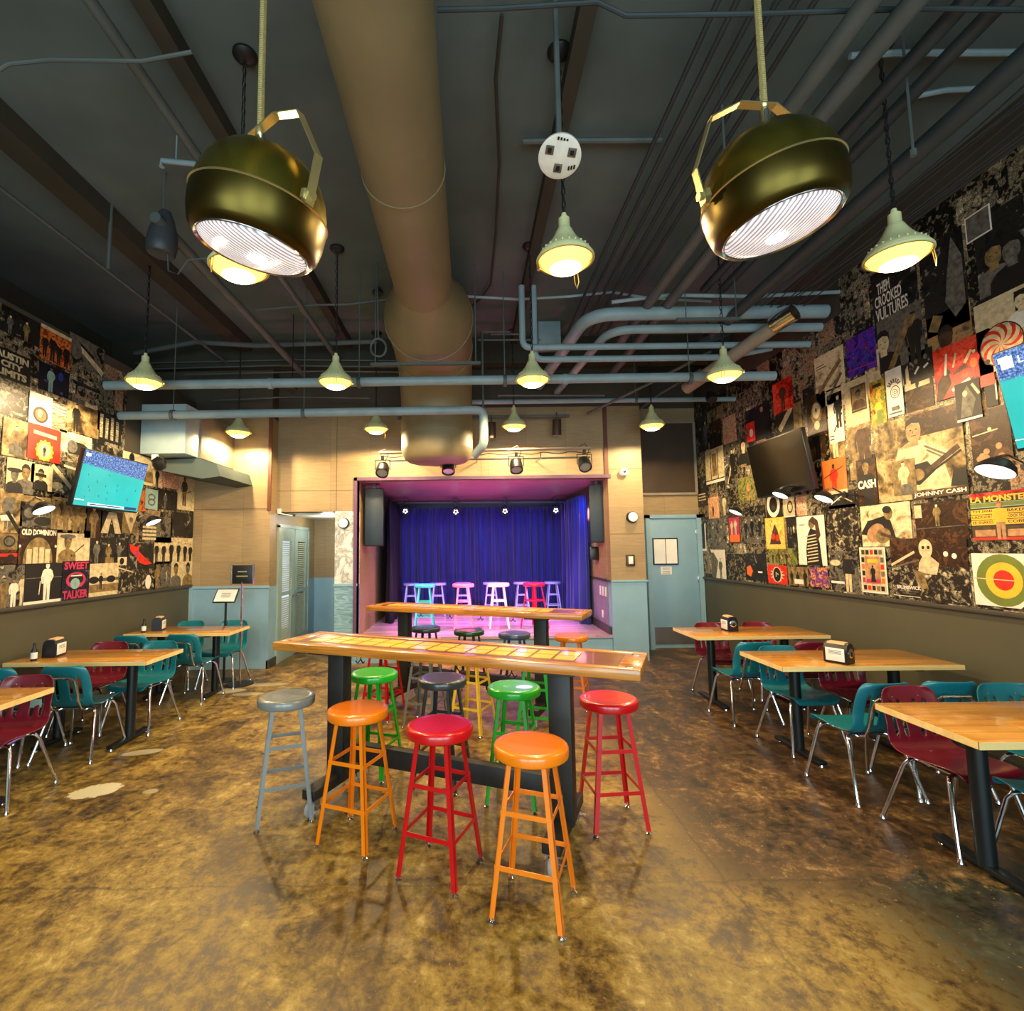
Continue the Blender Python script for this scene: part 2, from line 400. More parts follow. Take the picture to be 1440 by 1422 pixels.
m = MB(); m.box(2.95, b.x, 8.70, 8.75, b.z, a.z); m.mat(1)
for q in ((2.95, b.x, b.z-.04, b.z), (2.95, b.x, a.z, a.z+.03), (b.x, b.x+.04, b.z-.04, a.z+.03)): m.box(q[0], q[1], 8.68, 8.75, q[2], q[3])
struct('window_1', m, [M['darkpanel'], M['boxside']])
# stone-papered pier beside the corridor
def stone_mat():
    t = NT('peeling_whitewash'); v = t.coord('Object'); n = t.noise(v, 3.2, 5, .6, 1.4)
    t.set(Base_Color=t.ramp(n, [(.42, '#d4d6d2'), (.50, '#c4c6c6'), (.53, '#8d9090'), (.60, '#b9b9b4'), (.66, '#dcdcd6')]), Roughness=.6); t.bump(n, .2, .01); return t.m
def streak_mat():
    t = NT('combed_teal_paint'); v = t.coord('Object', (1, 1, 6)); n = t.noise(v, 2.2, 3, .5, 2.2)
    t.set(Base_Color=t.ramp(n, [(.42, '#6890a0'), (.5, '#90b4c0'), (.58, '#7098a8')]), Roughness=.45); t.bump(n, .35, .01); return t.m
m = MB(); m.box(-2.05, -1.71, 7.85, 8.05, 0, 1.18); m.mat(1).box(-2.05, -1.71, 7.85, 8.05, 1.18, 2.3); m.mat(2).box(-2.06, -1.70, 7.83, 7.85, 1.16, 1.2); m.box(-1.74, -1.71, 7.835, 7.85, 0, 1.16)
struct('wall_back_column', m, [streak_mat(), stone_mat(), M['tealtrim']])
# rust brown corner strips and opening surround
struct('trim_3', MB().box(-2.99, -2.94, 7.575, 7.6, 2.3, 3.72), M['trim'])
struct('trim_4', MB().box(2.11, 2.17, 7.83, 7.85, 2.77, 3.9), M['trim'])
m = MB(); m.box(-1.76, -1.71, 7.82, 8.0, .38, 2.82); m.box(-1.76, 2.2, 7.82, 7.9, 2.77, 2.82); struct('trim_5', m, plain('plum_surround_paint', '#5a3a55', .5))
struct('trim_6', MB().box(-4.1, -4.06, 7.56, 7.6, 0, 1.18), M['tealtrim'])
struct('trim_7', MB().box(-4.1, -2.93, 7.58, 7.6, 1.165, 1.2), M['tealtrim'])
struct('trim_8', MB().box(2.16, 2.71, 7.83, 7.85, 1.175, 1.2), M['tealtrim'])
struct('baseboard_left', MB().box(-4.1, -4.08, -2.6, 7.6, 0, .1), M['rail'])
struct('baseboard_right', MB().box(3.93, 3.95, -2.6, 8.7, 0, .1), M['rail'])
# corridor
m = MB(); m.box(-3.15, -2.95, 7.9, 9.9, 2.1, 2.4); m.box(-3.15, -2.95, 9.36, 9.9, 0, 2.1); m.mat(1).box(-2.96, -2.94, 9.37, 9.8, 0, 1.19)
struct('wall_corridor_left', m, [M['ply'], M['teal']])
m = MB(); m.box(-3.15, -1.9, 9.8, 9.95, 1.19, 2.4); m.mat(1).box(-3.15, -1.9, 9.8, 9.95, 0, 1.19)
struct('wall_corridor_end', m, [M['ply'], M['teal']])
struct('wall_corridor_right', MB().box(-2.03, -1.95, 8.05, 9.8, 0, 2.4), M['teal'])
struct('ceiling_corridor', MB().box(-3.15, -1.9, 7.9, 9.95, 2.3, 2.4), M['coverwhite'])
struct('baseboard_corridor', MB().box(-2.97, -2.93, 7.6, 7.92, 0, .12).box(-2.95, -2.93, 9.36, 9.8, 0, .12), M['rail'])
# stage shell
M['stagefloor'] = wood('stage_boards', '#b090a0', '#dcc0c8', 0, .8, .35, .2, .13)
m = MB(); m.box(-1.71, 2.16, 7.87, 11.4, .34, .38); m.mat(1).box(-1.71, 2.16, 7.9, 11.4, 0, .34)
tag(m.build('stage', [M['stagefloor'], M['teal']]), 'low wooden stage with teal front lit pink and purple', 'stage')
struct('wall_stage_left', MB().box(-1.85, -1.71, 8.05, 11.4, .38, 2.9), M['ply'])
m = MB(); m.box(2.16, 2.3, 8.75, 11.4, .38, 2.9); m.box(2.15, 2.16, 8.05, 11.4, 1.2, 2.8); m.mat(1).box(2.14, 2.16, 8.05, 11.4, .38, 1.2); m.mat(2).box(2.12, 2.16, 7.9, 11.4, 1.17, 1.2).box(2.12, 2.14, 7.9, 11.4, .38, .5)
struct('wall_stage_right', m, [M['ply'], plain('mauve_grey_paint', '#7a7686', .5), M['rail']])
struct('wall_stage_back', MB().box(-1.85, 2.3, 11.3, 11.45, .38, 2.9), M['black'])
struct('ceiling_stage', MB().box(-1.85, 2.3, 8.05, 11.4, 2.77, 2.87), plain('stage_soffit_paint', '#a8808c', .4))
# louvred double doors
d = thing('door_1', None, None, (-2.95, 7.93, 0)); d['kind'] = 'structure'
M['doorgrey'] = plain('grey_green_door_paint', '#8fa39c', .4, 0, .05)
def louvre_mat():
    t = NT('door_louvres'); v = t.coord('Object'); sx = t.n('ShaderNodeSeparateXYZ'); t.l(v, sx.inputs[0])
    t.set(Base_Color='#a7ae96', Roughness=.45); return t.m
M['louvre'] = louvre_mat()
for k in range(2):
    y0 = .02+.71*k; y1 = y0+.69
    m = MB(); m.box(-.02, .02, y0, y0+.13, 0, 2.07); m.box(-.02, .02, y1-.13, y1, 0, 2.07)
    for z0, z1 in ((0,.3),(1.0,1.06),(1.86,2.07)): m.box(-.02, .02, y0+.13, y1-.13, z0, z1)
    lf = m.build('door_leaf', M['doorgrey'], d)
    m = MB()
    for i in range(46):
        z = .31+i*.0337
        if 0.97 < z < 1.07: continue
        m.box(-.014, .014, y0+.12, y1-.12, -.002, .002, M=T(0, 0, z)@RY(.7))
    m.build('louvres', M['louvre'], lf)
    m = MB(); m.lathe([(0,0),(.025,0),(.028,.02),(.01,.03),(.01,.06),(0,.062)], 12, T(.02, (y1-.06) if k == 0 else (y0+.06), .98)@RY(PI/2)); m.box(.06, .075, (y1-.14) if k == 0 else y0+.04, (y1-.04) if k == 0 else y0+.14, .97, .99, .003)
    m.build('door_handle', M['steel'], lf)
m = MB(); m.box(-.03, .03, -.03, .02, 0, 2.1); m.box(-.03, .03, 1.43, 1.48, 0, 2.1); m.box(-.03, .03, -.03, 1.48, 2.07, 2.12); m.build('door_frame', M['doorgrey'], d)
for z in (.3, 1.1, 1.8): MB().box(.02, .035, 1.40, 1.45, z-.05, z+.05, .003).build('hinge', M['steel'], d)
# teal exit door on the right
d = thing('door_2', None, None, (0, 0, 0)); d['kind'] = 'structure'
m = MB(); m.box(3.07, 3.86, 8.70, 8.75, .02, 2.18, .004); leaf = m.build('door_leaf', M['teal'], d)
m = MB(); m.box(3.0, 3.07, 8.66, 8.75, 0, 2.24); m.box(3.86, 3.94, 8.66, 8.75, 0, 2.24); m.box(3.0, 3.94, 8.66, 8.75, 2.18, 2.24); m.build('door_frame', M['tealtrim'], d)
MB().box(3.09, 3.84, 8.692, 8.70, .08, .36).build('kick_plate', M['steel'], leaf)['label'] = 'brushed steel kick plate'
for z in (.3, 1.15, 1.95): MB().box(3.845, 3.87, 8.68, 8.70, z-.06, z+.06, .003).build('hinge', M['chrome'], d)
m = MB(); m.box(3.07, 3.86, 8.68, 8.75, 0, .025); m.build('threshold', M['chrome'], d)
a = at(917, 757, 8.69); b = at(954, 794, 8.69)
m = MB(); m.box(a.x, b.x, 8.672, 8.695, b.z, a.z, .004); m.mat(1).box(a.x+.02, b.x-.02, 8.669, 8.672, b.z+.02, a.z-.02); m.mat(2).box((a.x+b.x)/2-.005, (a.x+b.x)/2+.008, 8.667, 8.6695, b.z+.02, a.z-.02)
tag(m.build('notice_frame', [M['black'], M['paper'], M['greyink']]), 'black framed double white notice hung on the teal door', 'framed notice')
a = at(929, 797, 8.69); b = at(945, 808, 8.69)
m = MB(); m.box(a.x, b.x, 8.69, 8.695, b.z, a.z)
m.mat(1)
for i in range(4): m.box(a.x+.03, b.x-.03, 8.689, 8.6903, b.z+.02+i*.028, b.z+.028+i*.028)
tag(m.build('paper_notice', [M['paper'], M['greyink']]), 'small pale paper notice stuck under the framed one on the teal door', 'notice')
# door closer
c = thing('door_closer', 'white and black door closer under the corridor ceiling', 'door closer', at(392, 718, 7.82))
MB().box(-.03, .03, 0, .06, -.05, .03, .006).build('bracket', M['white'], c)
MB().box(0, .26, .0, .04, -.065, -.03, .006, RY(.12)).build('closer_body', M['black'], c)
MB().tube([(0,-.01,-.045),(.22,-.03,-.085)], .009, 6).build('closer_arm', M['white'], c)
# ------------------------------------------------------------ wall fittings
def wall_round(x, y, d, r, name, label, cat, mats):
    p = at(x, y, d); t = thing(name, label, cat, p)
    MB().lathe([(0,0),(r,0),(r,.05),(r*.93,.075),(r*.86,.08)], 28, RX(PI/2)).build('housing', mats[0], t)
    MB().lathe([(r*.86,.078),(r*.8,.088),(0,.10)], 28, RX(PI/2)).build('face', mats[1], t)
    return t
t = wall_round(484, 736, 7.85, .085, 'round_wall_lamp', 'round white-faced black-rimmed wall light on the whitewashed pier', 'wall light', (M['black'], M['coverwhite']))
t = wall_round(888, 727.5, 7.85, .085, 'round_wall_lamp', 'round white-faced wall light on the plywood pier right of the stage', 'wall light', (M['black'], M['coverwhite']))
t = wall_round(876, 664.5, 7.85, .065, 'dome_camera', 'small white dome camera with black eye high on the pier right of the stage', 'camera', (M['white'], M['white']))
MB().lathe([(.02,.095),(.02,.105),(0,.11)], 16, RX(PI/2)).build('lens', M['black'], t)
p = at(886, 788, 7.85); t = thing('control_box', 'small brown framed control box on the pier right of the stage', 'switch box', p)
MB().box(-.065, .065, -.04, 0, -.085, .085, .006).build('housing', M['darkpanel'], t); MB().box(-.035, .035, -.046, -.04, -.055, .06, .003).build('cover', M['white'], t)
p = at(860, 780, 8.3)
for y, z, n in ((8.12, 1.02, 3),):
    for k in range(n):
        tag(MB().box(2.128, 2.14, 8.08+k*.16, 8.15+k*.16, .93, 1.08, .003).build('switch_plate', M['white']), 'white switch plate on the stage side wall, in a row of three', 'switch plate', 'switch plates on the stage side wall')
tag(MB().box(2.128, 2.14, 8.3, 8.38, .58, .7, .003).build('outlet_plate', M['white']), 'white outlet plate low on the right stage side wall', 'outlet')
# curtains
def curtain_mat():
    t = NT('blue_velvet'); v = t.coord('Object', (9, 9, .6)); n = t.noise(v, 1.5, 4)
    t.set(Base_Color=t.ramp(n, [(.3, '#0b1450'), (.7, '#182a86')]), Roughness=.85, Sheen_Weight=.25); return t.m
M['curtain'] = curtain_mat()
def curtain(pts, z0, z1, amp, folds, name, label, flare=1.6, mat=None):
    m = MB(); rows = 10; n = int(folds*8)
    P = [Vector(p) for p in pts]; L = [0]
    for a, b in zip(P, P[1:]): L.append(L[-1]+(b-a).length)
    grid = []
    for i in range(n+1):
        s = L[-1]*i/n; k = max(j for j in range(len(P)-1) if L[j] <= s+1e-9)
        f = (s-L[k])/(L[k+1]-L[k]); c = P[k].lerp(P[k+1], f); d = (P[k+1]-P[k]).normalized(); nn = Vector((d.y, -d.x))
        ph = 2*PI*i/8 + .8*math.sin(i*.17); col = []
        for j in range(rows+1):
            h = j/rows; a = amp*(1+(flare-1)*(1-h)**2)*(1+.3*math.sin(i*.31+2*h))
            q = c + nn*(a*math.sin(ph+.25*math.sin(3*h)))
            col.append(m.v(q.x, q.y, z0+(z1-z0)*h))
        grid.append(col)
    for a, b in zip(grid, grid[1:]):
        for j in range(rows): m._f([a[j], b[j], b[j+1], a[j+1]], True)
    o = m.build(name, mat or M['curtain'], sharp=0); md = o.modifiers.new('thickness', 'SOLIDIFY'); md.thickness = .008
    return tag(o, label, 'curtain')
curtain([(-1.6,11.05),(2.05,11.05)], .39, 2.6, .045, 22, 'stage_curtain', 'wide deep blue curtain hanging across the back of the stage')
curtain([(-1.45,9.3),(-1.5,10.9)], .39, 2.62, .04, 9, 'stage_curtain', 'dark side curtain at the left edge of the stage', mat=plain('black_velvet', '#0c0a1c', .9))
curtain([(2.0,8.9),(1.95,10.9)], .39, 2.62, .05, 10, 'stage_curtain', 'blue side curtain gathered at the right edge of the stage')
p = MB().box(-1.52, -1.44, 10.2, 10.28, .38, 1.3, .006); tag(p.build('equipment_case', plain('blue_case', '#1a2ea0', .4)), 'upright blue case standing at the left side of the stage', 'case')
# ============================================================ FURNITURE
# ---- steel stools
def make_stool(h=.75, R=.18, legspread=.245, mat=None, label=''):
    t = thing('metal_stool', label, 'stool')
    MB().lathe([(0,h-.056),(R-.008,h-.056),(R-.001,h-.051),(R+.001,h-.045),(R+.001,h-.014),(R-.003,h-.006),(R-.012,h),(R-.04,h-.001),(0,h-.005)], 40).build('seat', mat, t, sharp=60)
    top = .135
    def leg_at(k, z):
        a = PI/4+k*PI/2; f = 1-(z/(h-.05)); r = top+(legspread-top)*f
        return Vector((r*math.cos(a), r*math.sin(a), z))
    for k in range(4):
        a = leg_at(k, .02); b = leg_at(k, h-.045); m = MB()
        ang = PI/4+k*PI/2
        d = (b-a); L = d.length; d.normalize()
        # angle-iron leg: two flanges opening towards the stool's centre
        u = Vector((-math.cos(ang-PI/4), -math.sin(ang-PI/4), 0)); w = Vector((-math.cos(ang+PI/4), -math.sin(ang+PI/4), 0))
        for e, g in ((u, w), (w, u)):
            vs = []
            for base in (a, b):
                for s1, s2 in ((0,0),(.026,0),(.026,.004),(0,.004)): vs.append(m.v(base+e*s1+g*s2))
            for q in ((0,1,2,3),(7,6,5,4),(0,4,5,1),(1,5,6,2),(2,6,7,3),(3,7,4,0)): m._f([vs[i] for i in q])
        lg = m.build('leg', mat, t)
        c = leg_at(k, 0) + (u+w)*.012
        MB().lathe([(0,0),(.016,0),(.018,.008),(.008,.016),(.008,.03),(0,.03)], 12, T(c.x, c.y, 0)).build('foot_glide', M['chrome'], lg)
    for z in (h*.60, h*.29):
        for k in range(4):
            a = leg_at(k, z); b = leg_at((k+1) % 4, z)
            off = Vector((0,0,-.0)); m = MB(); d = (b-a).normalized(); nn = Vector((d.y, -d.x, 0))*-1
            vs = []
            for base in (a, b):
                for s1, s2 in ((0,0),(.004,0),(.004,.022),(0,.022)): vs.append(m.v(base+nn*(s1+.002)+Vector((0,0,s2))))
            for q in ((0,1,2,3),(7,6,5,4),(0,4,5,1),(1,5,6,2),(2,6,7,3),(3,7,4,0)): m._f([vs[i] for i in q])
            m.build('footrest', mat, t)
    return t
proto = make_stool(mat=M['st_grey'], label='x')
def stool(col, x, y, deg, label, group, z=0, src=[None]):
    src = src[0] or proto
    if not getattr(stool, 'used', False):
        stool.used = True; o = src; o.location = (x, y, z); o.rotation_euler = (0,0,math.radians(deg)); o['label'] = label
        stool.base = o
    else:
        o = copy_tree(stool.base, (x, y, z), math.radians(deg), label, {'enamel_grey': M['st_'+col]} if col != 'grey' else None)
    o['group'] = group; return o
g1 = 'stools around the near bar table'
stool('grey', -1.21, 3.46, 20, 'grey metal stool with bare grey seat, leftmost at the near bar table', g1)
stool('orange', -.68, 3.18, -22+45-45, 'orange metal stool with pink glare on its seat, left of the front red one', g1)
stool('red', -.17, 2.87, -24, 'glossy red metal stool between the two orange stools in front', g1)
stool('orange', .29, 2.58, -21, 'orange metal stool nearest the camera', g1)
stool('red', .87, 3.33, 5, 'red metal stool at the right end of the near bar table', g1)
stool('green', -.75, 4.09, -20, 'green metal stool behind the near bar table, left of the grey one', g1)
stool('charcoal', -.21, 3.89, -20, 'dull grey-brown metal stool behind the near bar table between two green ones', g1)
stool('green', .30, 3.63, -18, 'bright green metal stool behind the near bar table, above the front orange seat', g1)
g2 = 'stools around the far bar table'
stool('red', -.90, 5.42, -25, 'red metal stool behind the left green one, mostly hidden by the bar', g2)
stool('grey', -.44, 5.15, -20, 'grey metal stool before the far bar table, seat hidden by near bar top', g2)
stool('yellow', .02, 4.98, -28, 'yellow metal stool seen under the near bar top', g2)
stool('green', .60, 4.72, -20, 'green metal stool in front of the far bar table beside the near table post', g2)
stool('charcoal', -.54, 6.41, -20, 'black-seated metal stool behind the far bar table, leftmost of four', g2)
stool('darkgreen', -.01, 6.14, -20, 'dark green-seated metal stool behind the far bar table, second from left', g2)
stool('slate', .5, 5.88, -20, 'slate blue metal stool behind the far bar table, third from left', g2)
stool('orange', 1.1, 5.68, -20, 'orange metal stool behind the far bar table, rightmost of four', g2)
g3 = 'stools standing on the stage'
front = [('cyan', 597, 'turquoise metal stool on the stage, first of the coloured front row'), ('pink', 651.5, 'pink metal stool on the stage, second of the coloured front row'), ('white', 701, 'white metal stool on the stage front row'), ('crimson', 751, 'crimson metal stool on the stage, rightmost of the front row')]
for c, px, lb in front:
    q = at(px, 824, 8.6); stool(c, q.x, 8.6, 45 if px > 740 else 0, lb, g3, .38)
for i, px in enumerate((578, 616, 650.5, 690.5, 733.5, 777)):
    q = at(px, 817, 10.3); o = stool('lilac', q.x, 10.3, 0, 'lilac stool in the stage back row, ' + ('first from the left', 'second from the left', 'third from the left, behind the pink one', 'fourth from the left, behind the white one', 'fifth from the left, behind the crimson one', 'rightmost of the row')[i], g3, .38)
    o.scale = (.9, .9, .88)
# ---- bar tables
M['barwood'] = wood('bar_edge_oak', '#8a4c10', '#d8943a', 0, 1.2, .28, .35)
M['barcore'] = wood('bar_core_walnut', '#4a2408', '#80461a', 0, 1.6, .3, .2)
M['darksteel'] = plain('dark_steel', '#2b2a26', .5, .3, .25, 5)
def bar_table(c, L, W, ang, label, inlay=True):
    t = thing('bar_table', label, 'bar table', (c[0], c[1], 0), ang); z = 1.07
    m = MB(); fw = .075
    m.box(-L/2, L/2, -W/2, -W/2+fw, z-.055, z, .008); m.box(-L/2, L/2, W/2-fw, W/2, z-.055, z, .008)
    m.box(-L/2, -L/2+fw*1.6, -W/2+fw, W/2-fw, z-.055, z, .006); m.box(L/2-fw*1.6, L/2, -W/2+fw, W/2-fw, z-.055, z, .006)
    m.build('table_frame', M['barwood'], t)
    core = MB().box(-L/2+fw*1.6, L/2-fw*1.6, -W/2+fw, W/2-fw, z-.045, z-.003).build('table_top', M['barcore'], t)
    if inlay:
        n = 14; x0 = -L/2+.2; dx = (L-.55)/n
        for i in range(n):
            for j in range(2):
                a = x0+i*dx+.006; y = -W*.25+j*W*.24+.004
                MB().box(a, a+dx-.018, y, y+W*.24-.014, z-.003, z+.0005).build('inlaid_tile', M['tile'], core)
        for (x, y) in ((-L/2+fw*.8, -W/2+.1), (L/2-fw*.8, W/2-.1), (L/2-fw*.8, -W/2+.06)):
            MB().box(x-.02, x+.02, y-.012, y+.012, z-.001, z+.002, .001).build('corner_plate', M['chrome'], t)
    for sx in (-1, 1):
        x = sx*(L/2-.38) if sx < 0 else L/2-.47
        m = MB(); m.box(x-.065, x+.065, -.05, .05, .14, z-.055, .004); m.build('post', M['darksteel'], t)
        MB().box(x-.12, x+.12, -W/2+.06, W/2-.06, z-.075, z-.055).build('mounting_plate', M['darksteel'], t)
        MB().box(x-.05, x+.05, -.31, .31, .115, .175, .005).build('foot_beam', M['darksteel'], t)
        for sy in (-1, 1):
            cs = MB(); cs.box(x-.045, x+.045, sy*.26-.045, sy*.26+.045, .107, .115); cs.box(x-.03, x-.024, sy*.26-.02, sy*.26+.03, .04, .107); cs.box(x+.024, x+.03, sy*.26-.02, sy*.26+.03, .04, .107)
            cs.box(x+.03, x+.07, sy*.26-.02, sy*.26+.02, .06, .066)
            co = cs.build('caster', M['steel'], t)
            MB().lathe([(0,-.018),(.04,-.018),(.052,-.012),(.052,.012),(.04,.018),(0,.018)], 20, T(x, sy*.26+sy*.02, .052)@RY(PI/2)).build('wheel', M['wheelgrey'], co)
            MB().lathe([(0,-.021),(.034,-.021),(.034,.021),(0,.021)], 16, T(x, sy*.26+sy*.02, .052)@RY(PI/2)).build('wheel_hub', M['white'], co)
    MB().box(-L/2+.445, L/2-.445, -.035, .035, .27, .39, .004).build('stretcher', M['darksteel'], t)
    for i in range(4):
        x = -L/2+.7+i*(L-1.4)/3; y = -W/2+.045
        m = MB(); m.tube([(x,y,z-.055),(x,y,z-.075),(x-.02,y-.005,z-.10),(x-.035,y-.01,z-.085)], .004, 6); m.tube([(x,y,z-.075),(x+.02,y-.005,z-.10),(x+.035,y-.01,z-.085)], .004, 6)
        m.build('bag_hook', M['black'], t)
    return t
bar_table((-.155, 3.355), 2.42, .50, math.radians(-23.2), 'near long bar-height table with yellow tile inlay on a rolling black base')
bar_table((.03, 5.57), 2.46, .46, math.radians(-25), 'far bar-height table standing in front of the stage')
# ---- dining tables along the walls
M['tabletop'] = wood('oak_table_top', '#a26a20', '#c9923c', 0, .7, .22, .5, .09)
M['tableedge'] = wood('pale_edge_band', '#dcb872', '#f0d694', 0, .8, .35)
M['tabledark'] = plain('black_table_base', '#12181a', .4, .2, .2)
def dining_table(x0, x1, y0, y1, label, legs):
    cx, cy = (x0+x1)/2, (y0+y1)/2; L, W = (x1-x0)/2, (y1-y0)/2
    t = thing('dining_table', label, 'table', (cx, cy, 0), 0, 'wooden tables along the side walls'); z = .76
    MB().box(-L+.002, L-.002, -W+.002, W-.002, z-.034, z, .002).build('table_top', M['tabletop'], t)
    m = MB()
    for a, b, c, d in ((-L,L,-W-.001,-W+.004),(-L,L,W-.004,W+.001),(-L,-L+.004,-W,W),(L-.004,L,-W,W)): m.box(a, b, c, d, z-.035, z-.001)
    m.build('edge_band', M['tableedge'], t)['label'] = 'pale edge band'
    for lx in legs:
        x = lx-cx
        MB().tube([(x,0,.03),(x,0,z-.05)], .042, 16).build('column', M['tabledark'], t)
        MB().box(x-.03, x+.03, -W+.05, W-.05, z-.056, z-.034).build('top_bracket', M['tabledark'], t)
        f = MB().box(x-.035, x+.035, -W+.03, W-.03, .015, .045, .008).build('foot_bar', M['tabledark'], t)
        for s in (-1, 1): MB().lathe([(0,0),(.018,0),(.014,.016),(0,.016)], 10, T(x, s*(W-.05), 0)).build('foot_glide', M['chrome'], f)
    return t
dining_table(2.38, 3.74, 2.49, 3.11, 'oak-topped table nearest the camera along the right wall', (2.66, 3.45))
dining_table(2.40, 3.80, 4.03, 4.66, 'middle oak-topped table along the right wall', (2.68, 3.5))
dining_table(2.36, 3.74, 5.41, 6.06, 'farthest oak-topped table on the right, near the teal door', (2.64, 3.45))
dining_table(-4.06, -2.93, 3.12, 3.70, 'oak-topped table nearest the camera along the left wall', (-3.8, -3.2))
dining_table(-4.04, -2.80, 4.52, 5.10, 'middle oak-topped table along the left wall', (-3.75, -3.1))
dining_table(-4.02, -2.80, 6.04, 6.62, 'farthest oak-topped table on the left, near the menu stands', (-3.75, -3.08))
# ---- school chairs
def make_chair():
    t = thing('school_chair', 'x', 'chair')
    prof = [(.235,.395),(.225,.425),(.19,.440),(.10,.436),(0,.428),(-.09,.424),(-.15,.430),(-.185,.455),(-.205,.495),(-.218,.54),(-.229,.58),(-.240,.62),(-.252,.665),(-.262,.70),(-.271,.735),(-.279,.765),(-.283,.785)]
    wid = [.17,.19,.205,.213,.216,.214,.208,.204,.203,.203,.202,.2,.198,.194,.187,.172,.14]
    n = 18; m = MB(); g = []
    for (y, z), w in zip(prof, wid):
        row = []
        for i in range(n+1):
            u = 2*i/n-1; e = abs(u)**3
            back = max(0, min(1, (z-.47)/.1))
            row.append(m.v(u*w, y+.035*e*back, z+.018*e*(1-back)-(.012*e if z < .41 else 0)))
        g.append(row)
    for a in range(len(g)-1):
        for i in range(n):
            if 8 <= a <= 12 and i in (3, 6, 11, 14): continue
            m._f([g[a][i], g[a][i+1], g[a+1][i+1], g[a+1][i]], True)
    sh = m.build('seat_shell', M['chairteal'], t, sharp=0)
    md = sh.modifiers.new('thickness', 'SOLIDIFY'); md.thickness = .009; md.offset = 0
    md = sh.modifiers.new('soft', 'SUBSURF'); md.levels = 1; md.render_levels = 1
    def foot(lg, p): MB().lathe([(0,0),(.013,0),(.017,.006),(.014,.016),(.012,.03),(0,.03)], 12, T(p[0], p[1], 0)).build('foot_glide', M['chrome'], lg)
    for sy, yt, yb in ((1, .13, .225), (-1, -.10, -.235)):
        for s in (-1, 1):
            p = [(s*.05, yt, .405), (s*.135, yt, .405), (s*.165, yt+.006*sy, .398), (s*.182, yt+.02*sy, .37), (s*.238, yb, .02)]
            lg = MB().tube(p, .0115, 10).build('leg', M['chrome'], t); foot(lg, (s*.239, yb+.002*sy))
        MB().tube([(-.06, yt, .405), (.06, yt, .405)], .0115, 10).build('cross_tube', M['chrome'], t)
    p = [(-.105,.13,.395),(-.11,-.13,.40),(-.115,-.19,.425),(-.118,-.235,.50),(-.118,-.268,.62),(-.112,-.283,.672),(-.09,-.291,.69),(.09,-.291,.69),(.112,-.283,.672),(.118,-.268,.62),(.118,-.235,.50),(.115,-.19,.425),(.11,-.13,.40),(.105,.13,.395)]
    MB().tube(p, .009, 8).build('back_frame', M['chrome'], t)
    m = MB()
    for s in (-1, 1): m.lathe([(.008,0),(.007,.003),(0,.005)], 10, T(s*.09, -.262, .72)@RX(-PI/2))
    m.build('rivets', M['chrome'], sh)
    return t
ch0 = make_chair(); ch0_used = [False]
def chair(col, x, y, deg, label):
    if not ch0_used[0] and col == 'teal':
        ch0_used[0] = True; o = ch0; o.location = (x, y, 0); o.rotation_euler = (0,0,math.radians(deg)); o['label'] = label
    else: o = copy_tree(ch0, (x, y, 0), math.radians(deg), label, {'teal_plastic': M['chairred']} if col == 'red' else None)
    o['group'] = 'school chairs at the wooden tables'; return o
# right side, table by table (0 faces away from the camera, 180 towards it)
chair('teal', 2.72, 3.72, 4, 'teal plastic chair in front of the middle right table, aisle side, back to camera')
chair('teal', 3.20, 3.74, -4, 'teal plastic chair in front of the middle right table, wall side')
chair('red', 2.80, 3.11, 185, 'burgundy plastic chair behind the nearest right table')
chair('teal', 3.44, 3.15, 180, 'teal plastic chair behind the nearest right table beside the napkin box')
chair('teal', 2.96, 2.63, -4, 'dark teal plastic chair under the nearest right table at the picture edge')
chair('teal', 2.80, 4.50, 184, 'teal plastic chair behind the middle right table, aisle side, facing camera')
chair('red', 3.27, 4.44, 177, 'burgundy plastic chair pushed under the middle right table')
chair('teal', 2.70, 5.22, 3, 'teal plastic chair in front of the farthest right table, aisle side')
chair('red', 3.28, 5.20, -3, 'burgundy plastic chair in front of the farthest right table, wall side')
chair('red', 2.86, 5.98, 180, 'burgundy plastic chair behind the farthest right table, aisle side')
chair('red', 3.42, 5.98, 180, 'burgundy plastic chair behind the farthest right table, wall side')
# left side
chair('red', -3.30, 3.70, 186, 'burgundy plastic chair with a white sticker behind the nearest left table')
stk = MB().box(-.12, -.04, -.222, -.219, .555, .615, .001, RX(0))
st = stk.build('sticker', M['pteal']); st['label'] = 'pale printed sticker'
st.parent = [o for o in bpy.data.objects if o.get('label', '').startswith('burgundy plastic chair with a white sticker')][0]
chair('teal', -3.33, 4.52, 3, 'teal plastic chair in front of the middle left table, aisle side, back to camera')
chair('teal', -3.84, 4.48, -2, 'teal plastic chair in front of the middle left table, wall side')
chair('red', -3.70, 5.14, 182, 'burgundy plastic chair behind the middle left table, wall side')
chair('teal', -3.22, 5.16, 176, 'teal plastic chair behind the middle left table, aisle side, facing camera')
chair('teal', -3.22, 6.10, -3, 'teal plastic chair in front of the farthest left table, aisle side')
chair('teal', -3.80, 6.06, 2, 'teal plastic chair in front of the farthest left table, wall side')
chair('teal', -3.72, 6.70, 180, 'teal plastic chair behind the farthest left table, wall side')
chair('teal', -3.16, 6.72, 178, 'teal plastic chair behind the farthest left table, next to the menu stands')
